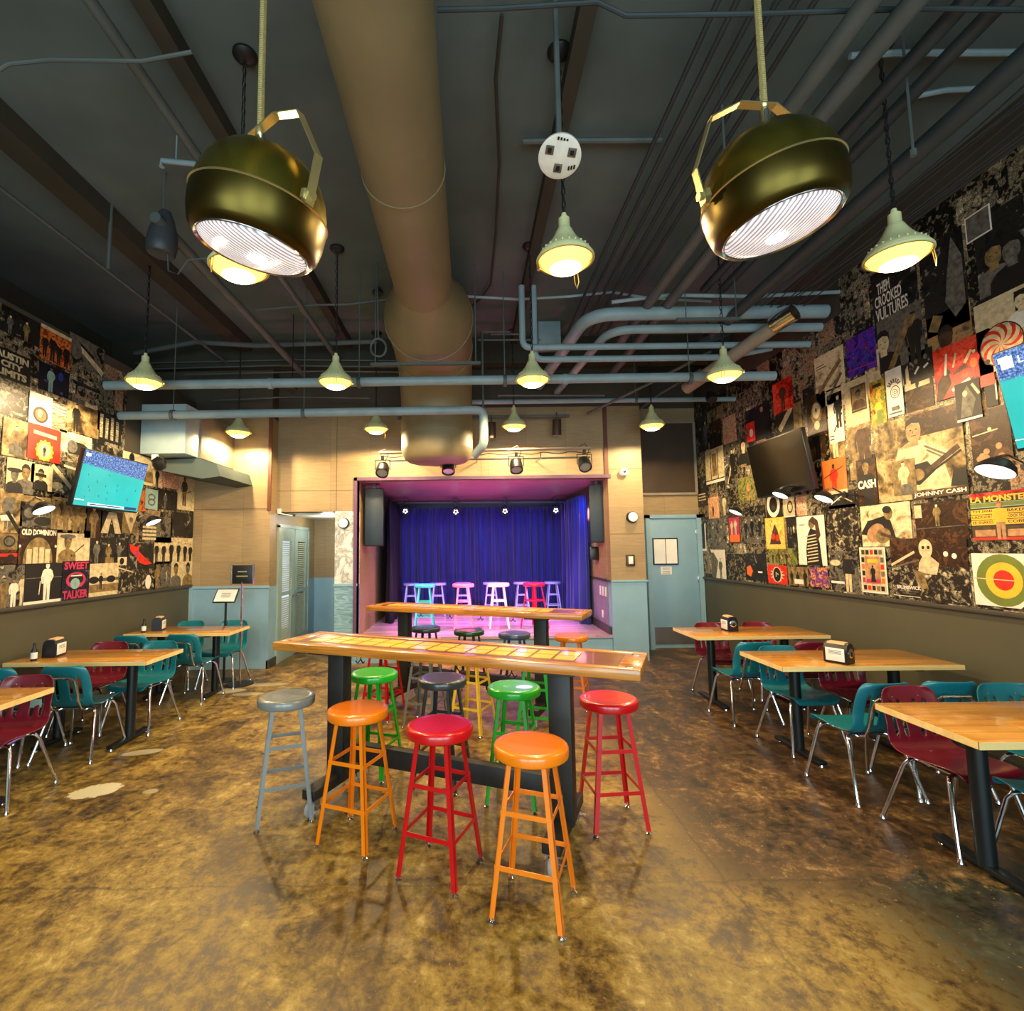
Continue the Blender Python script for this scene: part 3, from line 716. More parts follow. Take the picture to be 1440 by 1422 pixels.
# ---- things on the tables
def napkin_box(x, y, deg, label, medal=True):
    t = thing('napkin_dispenser', label, 'napkin dispenser', (x, y, .76), math.radians(deg), 'napkin boxes on the tables')
    w, dpt, h = .055, .085, .155
    poly = [(-w,0),(w,0),(w,h*.62),(w*.8,h*.88),(w*.4,h),(-w*.4,h),(-w*.8,h*.88),(-w,h*.62)]
    MB().prism(poly, 2*dpt, T(0, dpt, .004)@RX(PI/2)).build('body', M['blackplastic'], t)
    MB().box(-w-.004, -w, -dpt*.8, dpt*.8, .02, .12, .001).build('sign_card', M['paper'], t)['label'] = 'white printed card'
    m = MB()
    for i in range(3): m.box(-w-.005, -w-.0035, -dpt*.55, dpt*.55, .098-i*.011, .102-i*.011)
    m.build('print_lines', M['greyink'], t)
    MB().prism([(-w*.75,h*.94),(w*.3,h*1.0),(w*.35,h*1.05),(-w*.6,h*1.03)], dpt*1.5, T(0, dpt*.75, .004)@RX(PI/2)).build('napkins', plain('kraft_napkin', '#c9a37a', .8), t)
    if medal:
        MB().lathe([(.036,0),(.036,.004),(.03,.006),(0,.004)], 24, T(0, -dpt, .085)@RX(PI/2)).build('medallion', M['chrome'], t)
        MB().prism([(-.008,-.02),(.010,-.018),(.016,.004),(.004,.02),(-.012,.014),(-.018,-.004)], .002, T(0.006, -dpt-.005, .078)@RX(PI/2)).build('emblem', M['black'], t)
    return t
napkin_box(3.13, 2.80, 14, 'black napkin dispenser with white card and silver medallion on the nearest right table')
napkin_box(2.93, 4.16, 28, 'dark napkin dispenser standing on the middle right table')
napkin_box(2.88, 5.78, 0, 'small dark napkin dispenser with silver medallion on the farthest right table')
napkin_box(-3.82, 4.80, 190, 'black napkin dispenser with pale card on the middle left table', False)
napkin_box(-3.78, 6.32, 195, 'black napkin dispenser with pale card on the farthest left table', False)
def bottle(x, y, label):
    t = thing('sauce_bottle', label, 'bottle', (x, y, .76))
    MB().lathe([(0,0),(.022,0),(.024,.01),(.024,.085),(.012,.11),(.010,.135),(0,.135)], 16).build('bottle_body', M['blackplastic'], t)
    MB().lathe([(.0245,.02),(.0245,.075)], 16).build('paper_label', M['paper'], t); MB().lathe([(.012,.135),(.012,.155),(0,.157)], 12).build('cap', M['rubber'], t)
bottle(-3.84, 4.60, 'dark sauce bottle with white label on the middle left table')
bottle(-3.86, 6.16, 'dark sauce bottle with white label on the farthest left table')
# ---- sign stands in the left corner
p = at(318, 838, 6.95)
t = thing('menu_stand', 'black tilted menu stand holding a white sheet behind the farthest left table', 'menu stand', (p.x, 6.95, 0))
MB().lathe([(0,0),(.15,0),(.15,.012),(.02,.02),(0,.02)], 24).build('base', M['black'], t)
MB().tube([(0,0,.02),(0,0,p.z-.02)], .015, 10).build('pole', M['black'], t)
MB().box(-.15, .15, -.11, .11, -.008, .008, .004, T(0,0,p.z)@RX(.9)).build('sign_tray', M['black'], t)
MB().box(-.135, .135, -.095, .095, .008, .010, 0, T(0,0,p.z)@RX(.9)).build('menu_sheet', M['paper'], t)
m = MB()
for i in range(3): m.box(-.06, .06, -.03+i*.03, -.022+i*.03, .0101, .0108, 0, T(0,0,p.z)@RX(.9))
m.build('print_lines', M['greyink'], t)
p = at(341, 808, 6.75)
t = thing('sign_stand', 'tall chrome pole stand with a black sign board between two silver bars', 'sign stand', (p.x, 6.75, 0))
MB().lathe([(0,0),(.17,0),(.17,.012),(.02,.022),(0,.022)], 28).build('base', M['black'], t)
MB().tube([(0,0,.02),(0,0,p.z-.1)], .012, 10).build('pole', M['chrome'], t)
b = MB().box(-.13, .13, -.008, .008, p.z-.12, p.z+.12, .002).build('sign_board', M['black'], t)
m = MB()
for i, w in enumerate((.06, .075)): m.box(-w, w, -.0095, -.008, p.z+.03-i*.06, p.z+.045-i*.06)
m.build('gold_lettering', M['bracket'], b)
for s in (-1, 1): MB().tube([(s*.14,0,p.z-.135),(s*.14,0,p.z+.135)], .012, 10).build('side_bar', M['chrome'], t)
# ============================================================ CEILING SERVICES
def pipe(name, label, pts, r, mat, cat='pipe', group=None, n=12, rings=()):
    m = MB().tube(pts, r, n)
    for (c, d, rr, L) in rings:
        c = Vector(c); d = Vector(d).normalized(); m.tube([c-d*L/2, c+d*L/2], rr, n)
    o = m.build(name, mat); tag(o, label, cat, group); return o
def bend(a, b, c, r, n=5):
    """rounded corner at b between a and c"""
    a, b, c = Vector(a), Vector(b), Vector(c); u = (a-b).normalized(); w = (c-b).normalized()
    p = b+u*r; q = b+w*r; out = []
    for i in range(n+1):
        t = i/n; out.append(tuple(p*(1-t)**2 + b*2*t*(1-t) + q*t*t))
    return out
def elbowed(pts, r):
    out = [pts[0]]
    for i in range(1, len(pts)-1): out += bend(pts[i-1], pts[i], pts[i+1], r)
    return out+[pts[-1]]
def clamp(x, y, z, rr, label):
    t = MB().tube([(x-.02,y,z),(x+.02,y,z)], rr*1.25, 14); t.tube([(x,y,z+rr),(x,y,4.85)], .006, 6)
    return tag(t.build('pipe_hanger', M['pipegrey']), label, 'pipe hanger', 'rod hangers of the cross pipes')
# big duct
dt = thing('air_duct', 'large tan round air duct running along the ceiling and turning down above the stage', 'duct', (-.42, 2.0, 4.3))
X0, Y0, Z0 = -.42, 2.0, 4.3
MB().tube([(0,-4.5,0),(0,2.85,0)], .285, 40).build('narrow_duct', M['duct'], dt, sharp=60)
m = MB(); m.tube([(0,2.85,0),(0,3.05,0),(0,3.35,-.02),(0,3.55,-.02)], [.285,.33,.47,.49], 40, caps=False); m.build('flare', M['duct'], dt, sharp=60)
m = MB(); pts = [(0,3.55,-.02)] + [(0, 4.15+.82*math.sin(a), -.84+.82*math.cos(a)) for a in [i*PI/2/8 for i in range(9)]]
m.tube(pts+[(0,4.97,-1.02),(0,4.97,-1.24)], .49, 40, caps=False); m.build('elbow', M['duct'], dt, sharp=60)
m = MB(); m.lathe([(.49,0),(.48,-.06),(.45,-.12),(.4,-.16),(.0,-.18)], 40, T(0,4.97,-1.24)); m.build('end_cap', M['duct'], dt, sharp=60)
for c, d in (((0,3.55,-.02),(0,1,0)), ((0,4.3,-.04),(0,1,-.15)), ((0,4.97,-1.0),(0,0,-1))):
    c = Vector(c); d = Vector(d).normalized(); MB().tube([c-d*.012, c+d*.012], .5, 40).build('seam_band', M['duct'], dt)
MB().tube([(0,-.3,0),(0,-.28,0)], .292, 40).build('seam_band', M['duct'], dt); MB().tube([(0,1.3,0),(0,1.32,0)], .292, 40).build('seam_band', M['duct'], dt)
# trapeze carrying the duct
pz = at(600, 511, 5.45).z
m = MB(); m.box(-1.05, .15, 5.43, 5.47, pz-.02, pz+.01); m.tube([(-1.0,5.45,pz),(-1.0,5.45,4.85)], .008, 6); m.tube([(.1,5.45,pz),(.1,5.45,4.85)], .008, 6)
tag(m.build('duct_trapeze', M['pipegrey']), 'strut with two rods holding up the wide end of the duct', 'duct hanger')
# cross pipes
a = at(102, 543, 5.6); b = at(1110, 521, 5.6)
pipe('cross_pipe', 'long blue-grey pipe crossing the room just behind the middle row of pendants', [(-4.05,5.6,a.z),(3.45,5.6,a.z+.02)], .052, M['pipe'], rings=[((-2.2,5.6,a.z),(1,0,0),.062,.05),((1.1,5.6,a.z+.01),(1,0,0),.062,.05)])
zp1 = a.z
a = at(160, 585, 5.85); e = at(680, 577, 5.85); lo = at(680, 625, 5.85)
pipe('cross_pipe', 'blue-grey pipe below the long one, ending in an elbow turned down beside the duct', elbowed([(-4.05,5.85,a.z),(e.x,5.85,a.z+.02),(e.x,5.85,lo.z),(e.x-.1,6.15,lo.z-.06)], .09), .05, M['pipe'])
zp2 = a.z
a = at(720, 565, 7.3); pipe('cross_pipe', 'thin grey pipe crossing in front of the plywood wall above the stage, right half', [(-.05,7.3,a.z),(3.9,7.3,a.z)], .035, M['pipe'])
zp3 = a.z
a = at(1000, 440, 5.35); b = at(830, 440, 5.35)
pipe('cross_pipe', 'thick blue pipe on the right with an elbow turning towards the stage wall', elbowed([(3.9,5.35,a.z),(b.x-.02,5.35,a.z),(b.x-.25,7.6,a.z-.05)], .32), .072, M['pipe'])
a = at(1000, 462, 5.45); b = at(858, 462, 5.45)
pipe('cross_pipe', 'blue pipe under the thickest one, with its own elbow', elbowed([(3.9,5.45,a.z),(b.x,5.45,a.z),(b.x-.22,7.6,a.z-.03)], .28), .048, M['pipe'])
a = at(900, 487, 5.65); v = at(735, 487, 5.65)
pipe('cross_pipe', 'upper of two close blue pipes turning up at their left end', elbowed([(3.9,5.65,a.z),(v.x,5.65,a.z),(v.x,5.65,4.7)], .1), .036, M['pipe'])
a = at(900, 497, 5.65); v = at(752, 487, 5.75)
pipe('cross_pipe', 'lower of two close blue pipes turning up at their left end', elbowed([(2.9,5.75,a.z-.02),(v.x,5.75,a.z-.02),(v.x,5.75,4.75)], .1), .036, M['pipe'])
for px, y, zz, w in ((245,5.85,zp2,.05),(428,5.85,zp2,.05),(505,5.6,zp1,.052),(710,5.6,zp1,.052),(970,5.6,zp1,.052),(893,7.3,zp3,.035)):
    clamp(at(px, 540, y).x, y, zz, w, 'thin rod with a collar holding a cross pipe')
a = at(155, 494, 6.6); b = at(260, 481, 6.9)
pipe('cross_pipe', 'pale bent conduit near the left wall, above the long cross pipe', [(-4.6,6.9,at(150,500,6.9).z),(at(190,497,6.9).x,6.9,at(190,497,6.9).z),(at(275,481,6.9).x,6.9,at(275,481,6.9).z),(at(360,486,6.9).x,6.9,at(360,486,6.9).z),(at(530,480,6.9).x,6.9,at(530,480,6.9).z)], .035, M['pipegrey'])
# pipes running down the room, given by the slope of their line of sight
def runner(name, label, k, z, r, y0, y1, mat, cat='pipe', group=None):
    x = k*(z-EYE); return pipe(name, label, [(x,y0,z),(x,y1,z)], r, mat, cat, group)
runner('ceiling_pipe', 'left of a pair of grey pipes running down the ceiling between disc and brass lamp', .75, 4.28, .055, -2.5, 6.3, M['pipegrey'])
runner('ceiling_pipe', 'right of a pair of grey pipes running down the ceiling between disc and brass lamp', .835, 4.28, .055, -2.5, 7.7, M['pipegrey'])
runner('ceiling_pipe', 'left of two dark pipes passing right of the right brass lamp', .93, 4.45, .045, -2.5, 5.3, M['pipeshade'])
runner('ceiling_pipe', 'right of two dark pipes passing right of the right brass lamp', 1.0, 4.45, .045, -2.5, 5.3, M['pipeshade'])
runner('ceiling_pipe', 'thick dark pipe nearest the right wall, beside the cable bundle', 1.16, 4.15, .06, -2.5, 6.0, M['pipeshade'])
runner('ceiling_pipe', 'slim grey pipe running down the ceiling left of the big duct', -.675, 4.5, .034, -2.5, 7.5, M['pipegrey'])
runner('ceiling_pipe', 'grey pipe with an open end above the left brass lamp', -.925, 4.35, .045, 3.85, 7.5, M['pipegrey'])
runner('ceiling_pipe', 'thin dark conduit near the left wall with a short drop', -1.27, 4.5, .018, -2.5, 7.5, M['pipegrey'])
x = -1.27*(4.5-EYE); MB_ = None
for i, k in enumerate((.47,.505,.545,.58,.615,.65)):
    runner('conduit', 'thin conduit in a flat bundle of six running down the right half of the ceiling', k, 4.66, .016, -2.5, 6.9, M['pipeshade'], 'conduit', 'bundle of thin conduits right of the duct')
for i in range(9):
    k = 1.225+i*.022; z = 4.25; x = k*(z-EYE); pts = []
    for j in range(14):
        y = -2.5+j*.6; pts.append((x+.03*math.sin(j*.8+i*1.3), y, z+.02*math.sin(j*1.1+i)))
    pts.append((2.65+i*.01, 5.9, 4.05))
    pipe('data_cable', 'thin dark cable in the loose bundle along the right wall', pts, .006, M['pipeshade'], 'cable', 'loose cables along the right wall', 6)
# crossing conduits, slightly sagging
def cross(label, pts, d, r=.014, mat=None):
    P = [tuple(at(x, y, min(dd, 3.10/max(.01, (at(x, y, 1).z-EYE))))) for (x, y, dd) in ((q[0], q[1], q[2] if len(q) > 2 else d) for q in pts)]
    return pipe('cross_conduit', label, P, r, mat or M['pipegrey'], 'conduit', None, 8)
cross('thin bent conduit crossing the top left of the ceiling', [(0,98),(12,90),(70,84),(200,86),(270,73)], 2.6, .011)
cross('thin conduit crossing the ceiling above the white disc', [(615,14),(700,12),(840,3),(880,22),(1040,20),(1300,12),(1440,14)], 2.35, .012, M['pipeshade'])
cross('thin sagging conduit crossing behind the front pendant', [(640,416),(730,421),(800,417),(860,411),(910,419),(1000,424)], 5.9, .016, M['pipe'])
cross('thin conduit crossing the ceiling left of the duct', [(360,436),(440,429),(490,428),(560,419)], 6.0, .014)
cross('short conduit with flat bar left of the white disc', [(735,199),(790,198),(930,197)], 4.1, .022)
cross('dark conduit looping down beside the duct', [(706,20,3.0),(697,110,3.4),(702,230,4.2),(697,330,5.1),(690,400,5.9),(676,420,6.2),(664,430,6.4)], 3, .012, M['ceilbeam'])
cross('blue-grey conduit crossing high at the right wall', [(1195,79),(1260,75),(1440,74)], 3.0, .02, M['pipe'])
cross('curved blue-grey conduit high at the right wall', [(1255,150),(1290,135),(1330,127),(1395,124)], 3.6, .018, M['pipe'])
cross('blue conduit crossing under the dark pipes at right', [(860,425),(940,415),(1060,417),(1150,412),(1200,410)], 5.2, .02, M['pipe'])
cross('lower blue stub pipe near the right wall', [(1010,505),(1085,490)], 5.8, .03, M['pipe'])
cross('grey brace pipe sloping down towards the stage wall on the right', [(1000,494,6.0),(912,540,6.8),(826,582,7.6)], 7, .02)
cross('second brace pipe near the dark panel, sloping towards the corner', [(985,520,6.9),(925,556,7.6),(880,590,8.3)], 7, .02)
for i, (y, x0, x1) in enumerate(((508,190,640),(516,215,560),(524,260,640),(560,300,520))):
    cross('thin grey conduit in the cluttered row along the top of the back wall', [(x0,y+3,7.35),((x0+x1)/2,y-2,7.35),(x1,y,7.35)], 7.35, .012)['group'] = 'cluttered conduits over the back wall'
for i, (y, x0, x1) in enumerate(((470,690,740),(478,672,760),(556,700,850))):
    cross('thin conduit in the clutter right of the duct elbow', [(x0,y,6.6),(x1,y,6.6)], 6.6, .014, M['pipegrey'])['group'] = 'conduits beside the duct elbow'
q = at(532, 489, 5.4); pts = [(q.x+.085*math.cos(a*PI/8), 5.4+.01*math.sin(a), q.z+.10*math.sin(a*PI/8)) for a in range(17)]
m = MB().tube(pts, .012, 8); m.tube([(q.x,5.4,q.z+.10),(q.x-.02,5.4,4.85)], .008, 6); tag(m.build('cable_coil', M['pipegrey']), 'ring of coiled grey cable hanging at the left end of the duct strut', 'cable')
q = at(531, 466, 5.9); m = MB().lathe([(0,.0),(.07,.0),(.07,.02),(.04,.06),(0,.07)], 16, T(q.x, 5.9, 4.76)); tag(m.build('junction_box', M['black']), 'round black ceiling box left of the wide duct', 'junction box')
a = at(757, 461, 6.9); b = at(789, 484, 6.9); tag(MB().box(a.x, b.x, 6.9, 7.2, b.z, a.z+.1, .006).build('metal_box', M['pipe']), 'blue-grey metal box on the ceiling behind the upturned pipes', 'metal box')
m = MB(); a = at(678, 467, 6.3); b = at(690, 467, 6.3); c = at(678, 574, 6.3); m.tube([(a.x+.35,6.3,a.z),(a.x,6.3,a.z),(a.x,6.3,c.z)], .014, 8); tag(m.build('bent_conduit', M['pipegrey']), 'angled conduit dropping straight down just right of the duct elbow', 'conduit')
for i, (x, y, lb) in enumerate(((411,545,'small dark spotlight between two pendants, left of the duct'),(1000,559,'small dark fitting with wires above the door-side pendant'))):
    q = at(x, y, 6.6); t = thing('ceiling_spotlight', lb, 'spotlight', q)
    MB().lathe([(0,.08),(.05,.07),(.07,0),(.065,-.05),(0,-.045)], 18, RX(-.5)).build('lamp_housing', M['black'], t); MB().tube([(0,0,.06),(0,0,4.85-q.z)], .006, 6).build('rod', M['black'], t)
# joists
for i, (k, w, z0) in enumerate(((-1.11,.22,4.68),(-.585,.11,4.72),(.235,.10,4.74))):
    x = k*(z0-EYE); struct('trim_%d' % (10+i), MB().box(x-w/2, x+w/2, -2.6, 8.6, z0, 4.86), M['ceilbeam'])
struct('trim_14', MB().box(-5.3, 3.95, 7.42, 7.6, 4.45, 4.86), M['ceilbeam'])
# hanger trapezes on the right
for px, y, z in ((965,4.6,None),):
    q = at(965, 449, 5.0); q2 = at(1040, 449, 5.0)
    m = MB(); m.box(q.x-.1, q2.x, 4.98, 5.02, q.z-.02, q.z+.01); m.tube([(q.x,5.0,q.z),(q.x,5.0,4.85)], .006, 6); m.tube([(q2.x-.03,5.0,q.z),(q2.x-.03,5.0,4.85)], .006, 6)
    tag(m.build('pipe_trapeze', M['pipegrey']), 'small strut on two rods carrying the grey pipe pair', 'pipe hanger')
for (x, y, y2, d, lb) in ((1012,95,255,3.2,'hanging rod left of the right brass lamp'),(1280,170,215,2.9,'short hanging rod with bright tip near the right wall')):
    a = at(x, y, d); b = at(x+4, y2, d); pipe('hanging_rod', lb, [(a.x,d,4.85),(a.x,d,b.z)], .008, M['pipegrey'], 'rod', None, 6, [((a.x,d,b.z),(0,0,1),.018,.04)])
a = at(228, 226, 3.6); b = at(278, 231, 3.6)
pipe('sprinkler_pipe', 'short white-tipped sprinkler branch on a rod, upper left', [(a.x,3.6,a.z-.05),(a.x,3.6,a.z),(b.x,3.6,b.z),(b.x+.02,3.6,b.z)], .02, M['pipe'], rings=[(((a.x+b.x)/2-.03,3.6,a.z+.25),(0,0,1),.006,.5)])
a = at(154, 345, 4.4); b = at(155, 378, 4.4)
pipe('conduit_drop', 'short vertical conduit stub hanging above the left posters', [(a.x,4.4,4.85),(a.x,4.4,b.z)], .016, M['pipegrey'])
# clamped spiral pipe and projector-like fitting near the right wall
q = at(1085, 458, 5.2)
t = thing('pipe_coupling', 'shiny metal coupling clamp on an insulated pipe near the right wall', 'pipe coupling', q)
MB().tube([(.09,-.12,.03),(-.45,1.1,-.32)], .075, 14).build('wrapped_pipe', M['boxside'], t)
MB().tube([(.12,-.2,.05),(.02,0,0)], .088, 18).build('clamp', M['chrome'], t)
# air handling box on the left
t = thing('air_unit', 'pale blue-grey boxed air unit with a wedge duct above the left posters', 'air unit', (-3.77, 6.75, 3.2))
MB().box(-.32, .24, -.45, .02, -.27, .36, .006).build('front_box', M['box'], t)
MB().box(.02, .26, -.1, .85, -.27, .36, .006).build('side_box', M['boxside'], t)
m = MB(); m.prism([(-.33,-.3),(.26,-.28),(.5,-.36),(.55,-.52),(.32,-.55),(-.33,-.42)], 1.0, T(0,.84,0)@RX(PI/2)); m.build('wedge_duct', M['ceil'], t)
q = at(383/3.79+140, 440+775/3.79, 6.35)
t = thing('ceiling_camera', 'small dark rounded camera with white bracket under the air unit', 'camera', (-3.78, 6.2, 2.78))
MB().lathe([(0,-.09),(.06,-.06),(.08,0),(.07,.06),(0,.1)], 16, RX(.6)).build('camera_body', M['black'], t); MB().box(-.09,-.02,-.02,.02,.05,.12,.006).build('bracket', M['white'], t)
# ------------------------------------------------------------ enamel pendants
def chain(m, x, y, z0, z1, r=.004):
    n = max(2, int((z1-z0)/.045)); h = (z1-z0)/n
    for i in range(n):
        c = (x, y, z0+h*(i+.5)); ax = 'xz' if i % 2 else 'yz'
        pts = []
        for j in range(9):
            a = 2*PI*j/8; k = [c[0], c[1], c[2]]; k[0 if ax == 'xz' else 1] += .011*math.cos(a); k[2] += h*.62*math.sin(a); pts.append(tuple(k))
        m.tube(pts, r, 5, caps=False)
def make_pendant():
    t = thing('pendant_lamp', 'x', 'pendant lamp')          # origin at the rim
    MB().lathe([(0,1.47),(.075,1.47),(.075,1.455),(.05,1.43),(.012,1.42),(0,1.42)], 20).build('canopy', M['black'], t)
    m = MB(); chain(m, 0, 0, .30, 1.42); m.tube([(.006,0,.28),(.010,0,.8),(.006,0,1.42)], .0035, 6); m.build('chain', M['black'], t)
    m = MB(); m.lathe([(0,.31),(.014,.31),(.02,.28),(.034,.275),(.036,.215),(.044,.205),(.056,.18),(.074,.145),(.100,.108),(.130,.075),(.155,.048),(.166,.032),(.168,.02),(.160,.015),(.150,.03),(.12,.065),(.08,.10),(0,.12)], 32)
    sh = m.build('shade', M['lampgreen'], t, sharp=50)
    m = MB()
    for i in range(24):
        a = 2*PI*i/24; m.box(-.004, .004, .122, .149, .048, .066, 0, RZ(a))
    m.lathe([(.168,.0),(.176,.004),(.176,.016),(.168,.022)], 36); m.build('rim_band', M['lampgreen'], sh)
    MB().lathe([(.156,.012),(.146,-.010),(.118,-.034),(.08,-.052),(.04,-.062),(0,-.064)], 32).build('glass_bowl', M['glowrim'], t, sharp=60)
    MB().lathe([(.095,-.048),(.07,-.060),(.035,-.069),(0,-.071)], 24).build('bright_centre', M['glow'], t, sharp=60)
    m = MB(); R_ = .166
    for k in range(12):
        a = 2*PI*k/12
    m.tube([(R_*math.cos(2*PI*i/32), R_*math.sin(2*PI*i/32), .004) for i in range(33)], .006, 6, caps=False); m.build('wire_ring', M['bracket'], t)
    m = MB(); m.box(.16, .185, -.012, .012, -.006, .03, .004); m.build('latch', M['bracket'], t)
    m = MB(); m.tube([(-.02,-.17,.0),(-.024,-.175,-.06),(-.012,-.175,-.10),(0,-.175,-.06),(.004,-.17,0)], .003, 5); m.build('safety_chain', M['bracket'], t)
    return t
pen = make_pendant()
rows = [(3.0, (336,795,1263), (383,372,366), ('front row pendant with green shade half hidden behind the left brass lamp', 'front row pendant with green shade below the white ceiling disc', 'front row pendant with green shade beside the right-hand posters')),
        (5.1, (203,472,749,1019), (541,541,538,531), ('pendant lamp over the left posters, leftmost of the middle row', 'pendant lamp left of the duct in the middle row', 'pendant lamp right of the duct in the middle row', 'pendant lamp by the right wall, rightmost of the middle row')),
        (7.2, (335,529,723,917), (611,606,602,601), ('pendant lamp in front of the left plywood wall, leftmost of the back row', 'pendant lamp above the left end of the stage light bar', 'pendant lamp right of the duct elbow in the back row', 'pendant lamp in front of the dark panel over the teal door'))]
PEND = []; first = True
for d, xs, ys, lbs in rows:
    for x, y, lb in zip(xs, ys, lbs):
        q = at(x, y, d); q.z += .02
        if first: o = pen; first = False; o['label'] = lb
        else: o = copy_tree(pen, q, None, lb)
        o.location = q; o.rotation_euler = (0,0,random.choice((.3, 2.6, -.5, 1.2))); o['group'] = 'green enamel pendant lamps'; PEND.append(q)
        sc_ = (4.85-q.z)/1.47
        for ch in o.children:
            if ch.name.split('.')[0] == 'canopy': ch.location.z = 4.85-q.z-1.47
            if ch.name.split('.')[0] == 'chain': ch.location.z = .30*(1-(4.85-q.z-.30-.05)/(1.12)); ch.scale.z = (4.85-q.z-.35)/1.12
# ------------------------------------------------------------ brass headlamps
def lens_mat():
    t = NT('ribbed_lamp_glass'); v = t.coord('Object'); w = t.n('ShaderNodeTexWave'); w.wave_type = 'BANDS'; w.inputs['Scale'].default_value = 22; w.inputs['Distortion'].default_value = 1.2; t.l(v, w.inputs['Vector'])
    n = t.noise(v, 18, 3); f = t.math('ADD', t.math('MULTIPLY', w.outputs['Fac'], .6), t.math('MULTIPLY', n, .4))
    t.set(Base_Color=t.ramp(f, [(.25, '#8a7f88'), (.75, '#f2eef4')]), Emission_Color=t.ramp(f, [(.2, (.30,.26,.26)), (.8, (1,.93,.92))]), Emission_Strength=.8, Roughness=.12, Metallic=.0)
    t.bump(f, .5, .004); return t.m
M['lens'] = lens_mat()
M['bulb'] = emit('bulb_hot_spot', (1, .96, .86), 14)
def headlamp(name, label, loc, rot, cord_xy, bright=True):
    t = thing(name, label, 'pendant lamp', loc, 0, 'brass headlamp pendants'); Rm = Euler(rot).to_matrix().to_4x4()
    B = MB().lathe([(.158,.0),(.174,.003),(.188,.022),(.197,.06),(.200,.10),(.199,.118),(.190,.12)], 56, Rm).build('bezel', M['brassdark'], t, sharp=60); B['label'] = 'dark brass bezel'
    MB().lathe([(.192,.121),(.197,.124),(.193,.15),(.182,.19),(.160,.232),(.128,.266),(.085,.290),(.04,.302),(0,.305)], 56, Rm).build('lamp_body', M['brass'], t, sharp=60)
    MB().lathe([(.196,.115),(.203,.120),(.196,.126)], 56, Rm).build('ridge', M['bracket'], t)
    ln = MB().lathe([(.158,.004),(.15,-.004),(.11,-.014),(.06,-.020),(0,-.022)], 48, None).build('lens', M['lens'], t, sharp=60); ln.matrix_local = Rm
    m = MB(); m.lathe([(.158,.002),(.166,-.004),(.166,.004)], 48, Rm); m.build('lens_ring', M['chrome'], t)
    b = MB().lathe([(0,-.019),(.022,-.021),(.03,-.0225),(.022,-.026),(0,-.028)], 20, Rm@T(.0,.02,0)).build('hot_spot', M['bulb'], ln); b.parent = t
    # yoke
    P = [(-.215,0,.06),(-.215,0,.13),(-.11,0,.275),(0,0,.325),(.16,0,.215),(.215,0,.13),(.215,0,.06)]
    if not bright: P = [(-x, y, z) for x, y, z in P][::-1]
    P = [(-.226,0,.11),(-.226,0,.22),(-.13,0,.385),(-.02,0,.425),(.10,0,.405),(.226,0,.25),(.226,0,.11)]
    m = MB()
    for a, b_ in zip(P, P[1:]):
        a, b_ = Vector(a), Vector(b_); d = b_-a; L = d.length; d.normalize(); nn = Vector((-d.z, 0, d.x)); vs = []
        for base in (a-d*.002, b_+d*.002):
            for s1, s2 in ((-.014,-.002),(.014,-.002),(.014,.002),(-.014,.002)): vs.append(m.v(Rm @ (base+Vector((0,s1,0))+nn*s2)))
        for q in ((0,1,2,3),(7,6,5,4),(0,4,5,1),(1,5,6,2),(2,6,7,3),(3,7,4,0)): m._f([vs[i] for i in q])
    yk = m.build('yoke', M['bracket'], t)
    for s in (-1, 1):
        MB().lathe([(0,0),(.024,0),(.024,.012),(.014,.014),(.014,.03),(0,.03)], 6, Rm@T(s*.208,0,.135)@RY(s*PI/2)).build('wing_bolt', M['bracket'], yk)
    top = Rm @ Vector((-.02,0,.425)); cx = cord_xy[0]-loc[0]; cy = cord_xy[1]-loc[1]; zc = 4.85-loc[2]
    MB().lathe([(0,-.06),(.012,-.06),(.016,-.04),(.012,-.02),(.016,0),(.009,.03),(0,.03)], 12, T(cx, cy, top.z-.02)).build('cord_grip', M['chrome'], t)
    m = MB(); n = 240; z0 = top.z; m.tube([(cx,cy,z0),(cx,cy,zc)], .0085, 8)
    h = []
    for i in range(n*6):
        a = 2*PI*i/6; h.append((cx+.0095*math.cos(a), cy+.0095*math.sin(a), z0+(zc-z0)*i/(n*6)))
    m.tube(h, .0025, 4, caps=False); m.build('braided_cord', M['cord'], t)
    MB().lathe([(0,0),(.07,0),(.07,-.02),(.02,-.03),(0,-.03)], 20, T(cx, cy, zc)).build('canopy', M['black'], t)
    return t
M['cord'] = plain('braided_cord', '#8d7f4a', .7, 0, .3, 200)
qa = at(356, 352, 1.5); qb = at(1097, 320, 1.5)
ca = at(361, 160, 1.5); cb = at(1081, 160, 1.5)
headlamp('headlamp_pendant', 'big brass headlamp pendant on a braided cord, upper left', qa, (math.radians(-2), math.radians(13), math.radians(-32)), (ca.x, 1.5+.03), False)
headlamp('headlamp_pendant', 'big brass headlamp pendant with full yoke on a braided cord, upper right', qb, (math.radians(-2), math.radians(-11), math.radians(6)), (cb.x, 1.5+.02))
